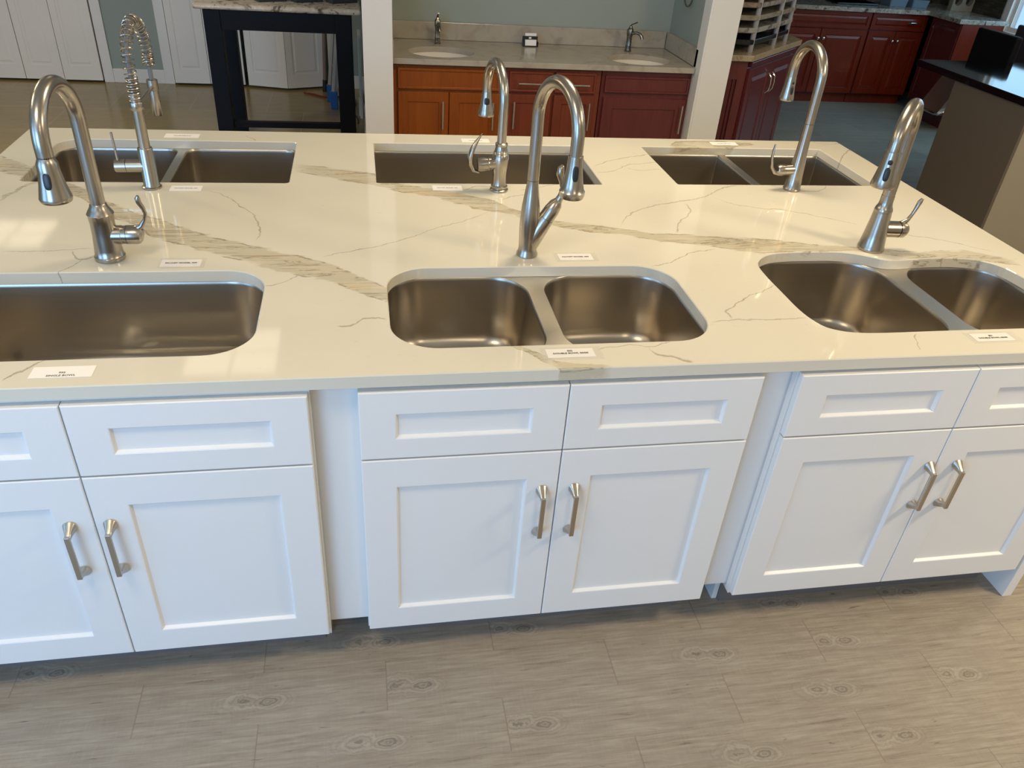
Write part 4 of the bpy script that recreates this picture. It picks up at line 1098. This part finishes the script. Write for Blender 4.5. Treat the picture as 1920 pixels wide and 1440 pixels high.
t = thing('towel_ring', 'dark metal towel ring on the right wall of the niche', 'towel ring', (1.583, 3.64, 1.30))
MB().tube([(-0.022 + 0*i, 0.070*math.sin(2*PI*i/36), -0.066 + 0.070*math.cos(2*PI*i/36)) for i in range(37)], 0.0045, 10, False).build('ring', AGED, t)
MB().lathe([(0.022, 0), (0.022, 0.006), (0.010, 0.010), (0.008, 0.026)], 20, T(0, 0, 0, 0, -PI/2, 0)).build('mount', AGED, t)

# ---------------------------------------------------------------- closet doors
def leaf_mb(w, h=2.02):
    def rect(x0, x1, z0, z1, i, y): return [(x0+i, y, z0+i), (x1-i, y, z0+i), (x1-i, y, z1-i), (x0+i, y, z1-i)]
    mb = MB(); mb.box(0, w, 0.004, 0.032, 0, h, 0.002)
    # stiles and rails stand 4 mm proud, two raised panels
    s = 0.055; zs = [(0.115, 0.95), (1.05, h - 0.10)]
    mb.box(0, s, 0, 0.005, 0, h); mb.box(w - s, w, 0, 0.005, 0, h)
    mb.box(s, w - s, 0, 0.005, 0, zs[0][0]); mb.box(s, w - s, 0, 0.005, zs[0][1], zs[1][0]); mb.box(s, w - s, 0, 0.005, zs[1][1], h)
    for z0, z1 in zs:
        mb.loft([rect(s, w - s, z0, z1, 0.0, 0.0045), rect(s, w - s, z0, z1, 0.014, 0.0045), rect(s, w - s, z0, z1, 0.030, 0.0005)], True, False, True, False)
    return mb
leaves = [(-3.545, 6.215, -3.245, 6.215), (-3.240, 6.215, -2.940, 6.215), (-2.936, 6.215, -2.632, 6.215), (-3.850, 6.215, -3.550, 6.215),
          (-2.036, 6.205, -1.742, 6.205), (-1.738, 6.205, -1.445, 6.205), (-1.415, 6.200, -1.073, 6.112), (-1.066, 6.112, -0.748, 6.235)]
for i, (xa, ya, xb, yb) in enumerate(leaves):
    w = math.hypot(xb - xa, yb - ya)
    o = leaf_mb(w).build('door_%d' % (i + 1), DOOR_PAINT, None, (xa, ya, 0.018), 35, (0, 0, math.atan2(yb - ya, xb - xa)))
    o['kind'] = 'structure'

# ---------------------------------------------------------------- black table with granite top
t = thing('display_table', 'black painted table frame under a granite slab left of the niche', 'table', (-0.928, 4.50, 0))
lw = 0.050
for x in (-0.400, 0.400):
    for y in (-0.300, 0.310):
        MB().box(x - lw, x + lw, y - lw, y + lw, 0.0, 0.9485, 0.002).build('leg', BLACK_WOOD, t)
a = MB(); a.box(-0.349, 0.349, -0.345, -0.305, 0.835, 0.948); a.box(-0.349, 0.349, 0.300, 0.340, 0.835, 0.948)
a.box(-0.440, -0.405, -0.249, 0.259, 0.835, 0.948); a.box(0.405, 0.440, -0.249, 0.259, 0.835, 0.948)
a.build('apron', BLACK_WOOD, t)
MB().box(-0.349, 0.349, -0.330, -0.290, 0.224, 0.262, 0.002).build('stretcher', BLACK_WOOD, t)
o = MB(); L = rrect(-1.437, -0.412, 4.140, 4.93, 0.02, 6)
rings = [at_z(offset_loop(L, 0.012), 0.9495), at_z(offset_loop(L, 0.003), 0.953), at_z(L, 0.962), at_z(offset_loop(L, 0.001), 0.974), at_z(offset_loop(L, 0.012), 0.984)]
o.loft(rings, True, True, True, True)
tag(o.build('granite_slab', GRANITE_CREAM, auto=60), 'cream and brown granite slab with rounded edge on the black table', 'slab')
for (cx, cy, rz, lb) in ((-1.015, 4.262, 0.50, 'leftmost dark sample box on the granite slab'), (-0.790, 4.305, 0.50, 'middle dark sample box on the granite slab'), (-0.562, 4.330, 0.56, 'dark sample box on the granite slab beside the white column')):
    b = MB(); b.box(0, 0.19, 0, 0.085, 0, 0.20, 0.003); b.box(0.006, 0.184, 0.006, 0.079, 0.2005, 0.206)
    tag(b.build('sample_box', mat('dark_grey_box', (0.035, 0.042, 0.042), 0.5), None, (cx - 0.03, cy, 0.9845), 35, (0, 0, rz)), lb, 'box', 'dark sample boxes on the granite slab')
b = MB()
for k in range(5): blob(b, (random.uniform(-.04, .04), random.uniform(0, .04), 0.014 + 0.004*k), 0.03, 0.02, 0.012, None, 10, 1.6)
tag(b.build('plastic_wrap', mat('plastic_wrap', (0.45, 0.42, 0.50), 0.2, alpha=0.8), None, (-1.23, 4.27, 0.986)), 'crumpled clear plastic wrap at the left end of the granite slab', 'plastic wrap')

# ---------------------------------------------------------------- things by the closet corner
BLUE = mat('blue_plastic_foot', (0.01, 0.09, 0.30), 0.4)
ALU = mat('dull_aluminium', (0.50, 0.50, 0.52), 0.4, 0.6)
t = thing('ladder', 'aluminium ladder with blue feet leaning in the corner beside the closet', 'ladder', (-0.67, 5.66, 0))
for (x, y) in ((0.015, -0.105), (-0.020, 0.120)):
    MB().tube([(x, y, 0.105), (x + 0.19, y + 0.04, 1.75)], 0.024, 4, True).build('rail', ALU, t)
    MB().box(x - 0.030, x + 0.030, y - 0.028, y + 0.028, 0.0, 0.14, 0.006).build('foot', BLUE, t)
for k in range(5):
    z = 0.30 + 0.28*k; s = 0.115*z
    MB().tube([(0.012 + s, -0.095, z), (-0.020 + s, 0.125, z)], 0.012, 10).build('rung', ALU, t)
t = thing('pole', 'brown wooden pole standing behind the ladder', 'pole', (-0.745, 6.12, 0))
MB().tube([(0, 0, 0.10), (0.045, 0.045, 1.25)], 0.017, 14).build('stick', mat('pale_brown_wood', (0.22, 0.15, 0.12), 0.5), t)
MB().tube([(-0.006, -0.004, 0.0), (0, 0, 0.10)], 0.021, 14).build('tip', RUBBER, t)
RED = mat('red_cord', (0.22, 0.02, 0.012), 0.5)
def cord(name, pts, m, label, cat, r=0.007):
    c = bpy.data.curves.new(name, 'CURVE')
    P = [Vector(p) for p in pts]; out = []
    for i in range(len(P) - 1):
        p0, p1, p2, p3 = P[max(i-1, 0)], P[i], P[i+1], P[min(i+2, len(P)-1)]
        for s in range(8):
            q = s/8; out.append(tuple(0.5*((2*p1) + (p2-p0)*q + (2*p0-5*p1+4*p2-p3)*q*q + (3*p1-p0-3*p2+p3)*q**3)))
    out.append(tuple(P[-1])); bpy.data.curves.remove(c)
    return tag(MB().tube(out, r, 10).build(name, m), label, cat)
cord('extension_cord', [(-0.93, 6.02, 0.009), (-0.84, 5.97, 0.009), (-0.76, 5.90, 0.009), (-0.64, 5.90, 0.009), (-0.52, 5.93, 0.009), (-0.480, 5.70, 0.009), (-0.53, 5.56, 0.009)], RED, 'red extension cord on the tile floor by the ladder', 'cord', 0.008)
cord('black_cable', [(-0.60, 5.60, 0.007), (-0.52, 5.42, 0.007), (-0.47, 5.27, 0.007), (-0.462, 5.10, 0.007)], RUBBER, 'thin black cable on the tile floor near the white column', 'cord', 0.005)
t = thing('folding_board', 'narrow white board leaning on the wall behind the white column', 'board', (-0.432, 5.42, 0))
MB().box(-0.012, 0.012, -0.17, 0.19, 0.0, 0.62, 0.003).build('board', TRIM, t)
MB().box(-0.020, -0.0125, -0.16, -0.05, 0.02, 0.14, 0.002).build('socket_block', TRIM, t)

# ---------------------------------------------------------------- kitchen along the back right
KY = 6.185
def kitchen_unit(label, x0, x1, seam, drawer_pull, kx):
    xm = (x0 + x1)/2
    t = thing('kitchen_cabinet', label, 'cabinet', (xm, KY, 0), 0, 'cherry kitchen cabinets on the back wall')
    a, b, s = x0 - xm, x1 - xm, seam - xm
    base_body(t, a, b, 0.58, 0.8645, CHERRY)
    d = raised(a + 0.004, b - 0.004, 0.705, 0.858, 0.034, 0.019, 0.014).build('drawer', CHERRY, t)
    if drawer_pull: MB().tube([(drawer_pull - xm - 0.045, 0, 0.782), (drawer_pull - xm - 0.030, -0.022, 0.782), (drawer_pull - xm + 0.030, -0.022, 0.782), (drawer_pull - xm + 0.045, 0, 0.782)], 0.007, 10).build('handle', CHROME, d)
    dl = raised(a + 0.004, s - 0.002, 0.105, 0.698, 0.052, 0.019, 0.020).build('door', CHERRY, t)
    dr = raised(s + 0.002, b - 0.004, 0.105, 0.698, 0.052, 0.019, 0.020).build('door', CHERRY, t)
    knob(dl, s - 0.028, 0.612); knob(dr, s + 0.028, 0.614)
    return t
kitchen_unit('cherry kitchen cabinet with wide plain drawer beside the sample rack', 3.490, 4.478, 3.981, None, 0)
kitchen_unit('cherry kitchen cabinet with a chrome drawer pull left of the dark corner', 4.484, 5.090, 4.786, 4.93, 0)
kitchen_unit('cherry kitchen cabinet hidden mostly behind the sample rack', 2.500, 3.484, 2.990, None, 0)
mb = MB()
K = [(2.48, 6.135), (5.045, 6.135), (5.045, 5.665), (5.56, 5.665), (5.56, 6.79), (2.48, 6.79)]
K = [(x, y, 0) for x, y in K]
mb.loft([at_z(K, 0.8655), at_z(K, 0.9), at_z(offset_loop(K, 0.003), 0.903)], True, False, False, False)
V, F = filled(offset_loop(K, 0.003), [], 0.903); mb.add(V, F)
V, F = filled(K, [], 0.8655); mb.add(V, F)
tag(mb.build('kitchen_countertop', GRANITE_GREY), 'grey speckled granite countertop along the kitchen cabinets', 'countertop')
t = thing('kitchen_cabinet', 'dark cherry end cabinet with a single knob at the right kitchen corner', 'cabinet', (5.09, 5.925, 0), -PI/2)
base_body(t, -0.205, 0.235, 0.44, 0.8645, PLUM)
d = raised(-0.200, 0.230, 0.105, 0.858, 0.05, 0.019, 0.02).build('door', PLUM, t); knob(d, -0.12, 0.775)
MB().box(0.2355, 0.2500, 0.0, 0.44, 0.0, 0.8645).build('end_panel', CHERRY, t)
tag(MB().box(5.5775, 5.5985, 5.85, 6.78, 0.9035, 1.45).box(5.05, 5.577, 6.76, 6.785, 0.9035, 1.45).build('mosaic_backsplash', MOSAIC), 'dark mosaic backsplash in the kitchen corner beside the window', 'backsplash')
# block with two round holes
t = thing('bottle_block', 'beige stone block with two round holes on the kitchen counter corner', 'block', (5.49, 6.30, 0.9035))
mb = MB(); outer_ = [(-0.155, 0, 0), (0.080, 0, 0), (0.080, 0.16, 0), (-0.155, 0.16, 0)]
holes_ = [ellipse(-0.095, 0.088, 0.040, 0.042, 28), ellipse(0.025, 0.088, 0.040, 0.042, 28)]
V, F = filled(outer_, holes_, 0); V2, F2 = filled(outer_, holes_, 0.06)
mb.add(V, F); mb.add(V2, F2)
for Lp in [outer_] + holes_: mb.loft([at_z(Lp, 0), at_z(Lp, 0.06)], smooth=False)
mb.build('block', mat('beige_block_stone', (0.26, 0.24, 0.19), 0.6), t, None, 35, (PI/2, 0, 0))
MB().box(-0.150, 0.075, 0.001, 0.004, 0.03, 0.14).build('dark_backing', RUBBER, t)
BIN = mat('blue_grey_plastic', (0.16, 0.24, 0.32), 0.25, alpha=0.85)
for (x, y, w_, lb) in ((4.80, 6.40, 0.20, 'left translucent blue grey tray on the kitchen counter'), (5.04, 6.40, 0.19, 'right translucent blue grey tray on the kitchen counter')):
    b = MB(); L = rrect(-w_/2, w_/2, -0.10, 0.10, 0.02, 4)
    b.loft([at_z(offset_loop(L, 0.012), 0.0), at_z(L, 0.07), at_z(offset_loop(L, 0.003), 0.07), at_z(offset_loop(L, 0.014), 0.004)], True, True, True, False)
    tag(b.build('plastic_tray', BIN, None, (x, y, 0.904)), lb, 'tray', 'plastic trays on the kitchen counter')
b = MB().box(-0.22, 0.22, -0.12, 0.12, 0.0, 0.018, 0.004)
tag(b.build('cooktop_plate', BLACK_GRANITE, None, (4.36, 6.42, 0.904)), 'black glass plate lying on the kitchen counter left of the trays', 'plate')

# ---------------------------------------------------------------- corner cabinet and sample rack
t = thing('corner_cabinet', 'plum cherry corner cabinet with fluted pilaster right of the niche', 'cabinet', (2.06, 3.66, 0))
b = MB()
poly = [(-0.305, 0.0), (-0.012, 0.0), (0.640, 0.640), (0.640, 1.20), (-0.305, 1.20)]
L = [(x, y, 0) for x, y in poly]
b.loft([at_z(L, 0.0), at_z(L, 0.8645)], True, True, True, False)
b.build('carcass', PLUM, t)
pf = MB(); pf.box(-0.300, -0.245, -0.012, 0, 0.0, 0.862); pf.box(-0.065, -0.012, -0.012, 0, 0.0, 0.862)
pf.box(-0.245, -0.065, -0.012, 0, 0.745, 0.862); pf.box(-0.245, -0.065, -0.012, 0, 0.0, 0.09)
for k in range(5): pf.tube([(-0.228 + k*0.036, -0.002, 0.09), (-0.228 + k*0.036, -0.002, 0.745)], 0.010, 10)
pf.build('fluted_pilaster', PLUM, t)
dg = math.atan2(0.640, 0.652); dl_ = math.hypot(0.652, 0.640)
def on_diag(mb_, name, m):
    return mb_.build(name, m, t, (-0.012 + 0.0205*math.sin(dg), -0.0205*math.cos(dg), 0), 35, (0, 0, dg))
on_diag(MB().box(0.03, dl_ - 0.02, -0.004, 0.018, 0.818, 0.848, 0.003), 'moulding', PLUM)
for a, b_, hx in ((0.035, dl_/2 - 0.003, dl_/2 - 0.035), (dl_/2 + 0.003, dl_ - 0.025, dl_/2 + 0.035)):
    d = on_diag(raised(a, b_, 0.105, 0.806, 0.055, 0.019, 0.024), 'door', PLUM)
    MB().tube([(hx, 0, 0.60), (hx, -0.022, 0.625), (hx, -0.026, 0.665), (hx, -0.022, 0.705), (hx, 0, 0.730)], 0.0058, 10).build('handle', CHROME, d)
K = [(1.738, 3.610, 0), (2.062, 3.610, 0), (2.735, 4.272, 0), (2.735, 4.88, 0), (1.738, 4.88, 0)]
mb = MB(); mb.loft([at_z(K, 0.8655), at_z(K, 0.897), at_z(offset_loop(K, 0.003), 0.900)], True, True, True, False)
tag(mb.build('corner_countertop', GRANITE_BEIGE), 'beige granite top with a diagonal edge on the corner cabinet', 'countertop')
tag(MB().box(1.739, 1.760, 3.635, 4.60, 0.9005, 1.00, 0.002).build('side_splash', GRANITE_BEIGE), 'small beige granite splash against the partition beside the sample rack', 'backsplash')
t = thing('granite_sample_rack', 'tiered rack of granite samples with white posts on the corner counter', 'sample rack', (2.06, 3.70, 0.900))
PL = rrect(-0.275, 0.58, 0.0, 0.80, 0.05, 6)
def plate_loop(g):
    pts = [(-0.255, 0.0), (-0.13, 0.0), (0.0, 0.004), (0.055, 0.04), (0.24, 0.215), (0.40, 0.38), (0.52, 0.51), (0.56, 0.60), (0.55, 0.70), (0.48, 0.77), (0.38, 0.79), (0.1, 0.79), (-0.255, 0.79), (-0.262, 0.4)]
    return catmull([(x*(1 + g), y*(1 + g)) for x, y in pts], 4)
for k, (m, z) in enumerate(((GRANITE_DARK, 0.048), (GRANITE_WHITE, 0.118), (GRANITE_TAN, 0.192), (GRANITE_BROWN, 0.266), (GRANITE_WHITE, 0.340), (GRANITE_TAN, 0.414))):
    Lp = plate_loop(0.02 + 0.018*(k % 4 == 2) + 0.012*k/3)
    mb = MB(); mb.loft([at_z(offset_loop(Lp, 0.003), z), at_z(Lp, z + 0.004), at_z(Lp, z + 0.026), at_z(offset_loop(Lp, 0.003), z + 0.030)], True, True, True, False)
    mb.build('granite_plate', m, t)
MB().box(-0.20, 0.30, 0.34, 0.70, 0.0, 0.47).build('gap_shade_box', RUBBER, t)  # dark box added to stand in for the shade between the plates
for (x, y) in ((0.022, 0.030), (0.320, 0.315), (0.500, 0.505), (-0.215, 0.030), (-0.215, 0.74), (0.44, 0.74)):
    mb = MB()
    mb.lathe([(0.0165, 0.0), (0.0170, 0.001), (0.0170, 0.474), (0.0165, 0.475)], 18, T(x, y, 0))
    mb.build('post', SPACER, t)

# ---------------------------------------------------------------- second island with black top
t = thing('black_top_island', 'taupe and beige island base under the polished black top at right', 'island', (3.165, 2.455, 0))
MB().box(0.0, 0.019, 0.0, 0.655, 0.0, 0.8995, 0.001).build('end_panel', BROWN_PANEL, t)
MB().box(0.0195, 1.75, 0.002, 0.020, 0.0, 0.8995, 0.001).build('front_panel', BEIGE_PANEL, t)
MB().box(0.0195, 1.75, 0.0205, 0.650, 0.0, 0.8990).build('carcass', BEIGE_PANEL, t)
K = [(3.150, 2.428, 0), (5.0, 2.428, 0), (5.0, 3.505, 0), (3.150, 3.505, 0)]
mb = MB(); mb.loft([at_z(K, 0.900), at_z(K, 0.937), at_z(offset_loop(K, 0.003), 0.940)], True, True, True, False)
tag(mb.build('black_countertop', BLACK_GRANITE), 'polished black granite top of the island at the right', 'countertop')
def bar_chair(label, x, y, rz, m):
    t = thing('bar_chair', label, 'chair', (x, y, 0), rz, 'dark bar chairs behind the black topped island')
    for sx in (-0.19, 0.19):
        for sy in (-0.19, 0.19):
            MB().tube([(sx, sy, 0), (sx*0.85, sy*0.85, 0.60)], [0.014, 0.018], 10).build('leg', BLACK_WOOD, t)
    MB().box(-0.21, 0.21, -0.20, 0.20, 0.605, 0.675, 0.015).build('seat', m, t)
    MB().box(-0.195, 0.195, 0.165, 0.215, 0.676, 1.08, 0.012).build('backrest', m, t)
    r_ = MB()
    for s in (-1, 1): r_.tube([(s*0.165, -0.165, 0.25), (s*0.165, 0.165, 0.25)], 0.009, 8)
    r_.tube([(-0.165, -0.165, 0.25), (0.165, -0.165, 0.25)], 0.009, 8)
    r_.build('foot_rail', CHROME, t)
    return t
bar_chair('black bar chair nearest the cherry cabinets behind the black top', 4.12, 3.80, PI/2 + 0.03, BLACK_LEATHER)
GREY_LEATHER = mat('charcoal_leather', (0.035, 0.035, 0.045), 0.35)
bar_chair('charcoal bar chair below the bright window at the right edge', 4.62, 4.02, PI/2 + 0.03, GREY_LEATHER)

# stainless appliance under the overhang
t = thing('appliance_panel', 'tilted stainless steel appliance panel with polished bar beyond the black top', 'appliance', (4.98, 5.36, 0))
MB().box(-0.02, 0.50, -0.36, 0.30, 0.0, 0.135, 0.002).build('base', PLUM, t)
mb = MB()
pr = [(-0.185, 0.170), (-0.175, 0.145), (0.10, 0.145), (0.10, 0.52), (0.0, 0.52)]
mb.loft([[(x, y, z) for x, z in pr] for y in (-0.13, 0.16)], True, True, True, False)
mb.build('panel', STEEL, t)
MB().tube([(-0.190, 0.165, 0.160), (-0.195, 0.05, 0.157), (-0.195, -0.10, 0.157), (-0.180, -0.135, 0.160), (-0.120, -0.150, 0.190), (0.0, -0.155, 0.24)], 0.011, 12).build('edge_bar', CHROME, t)
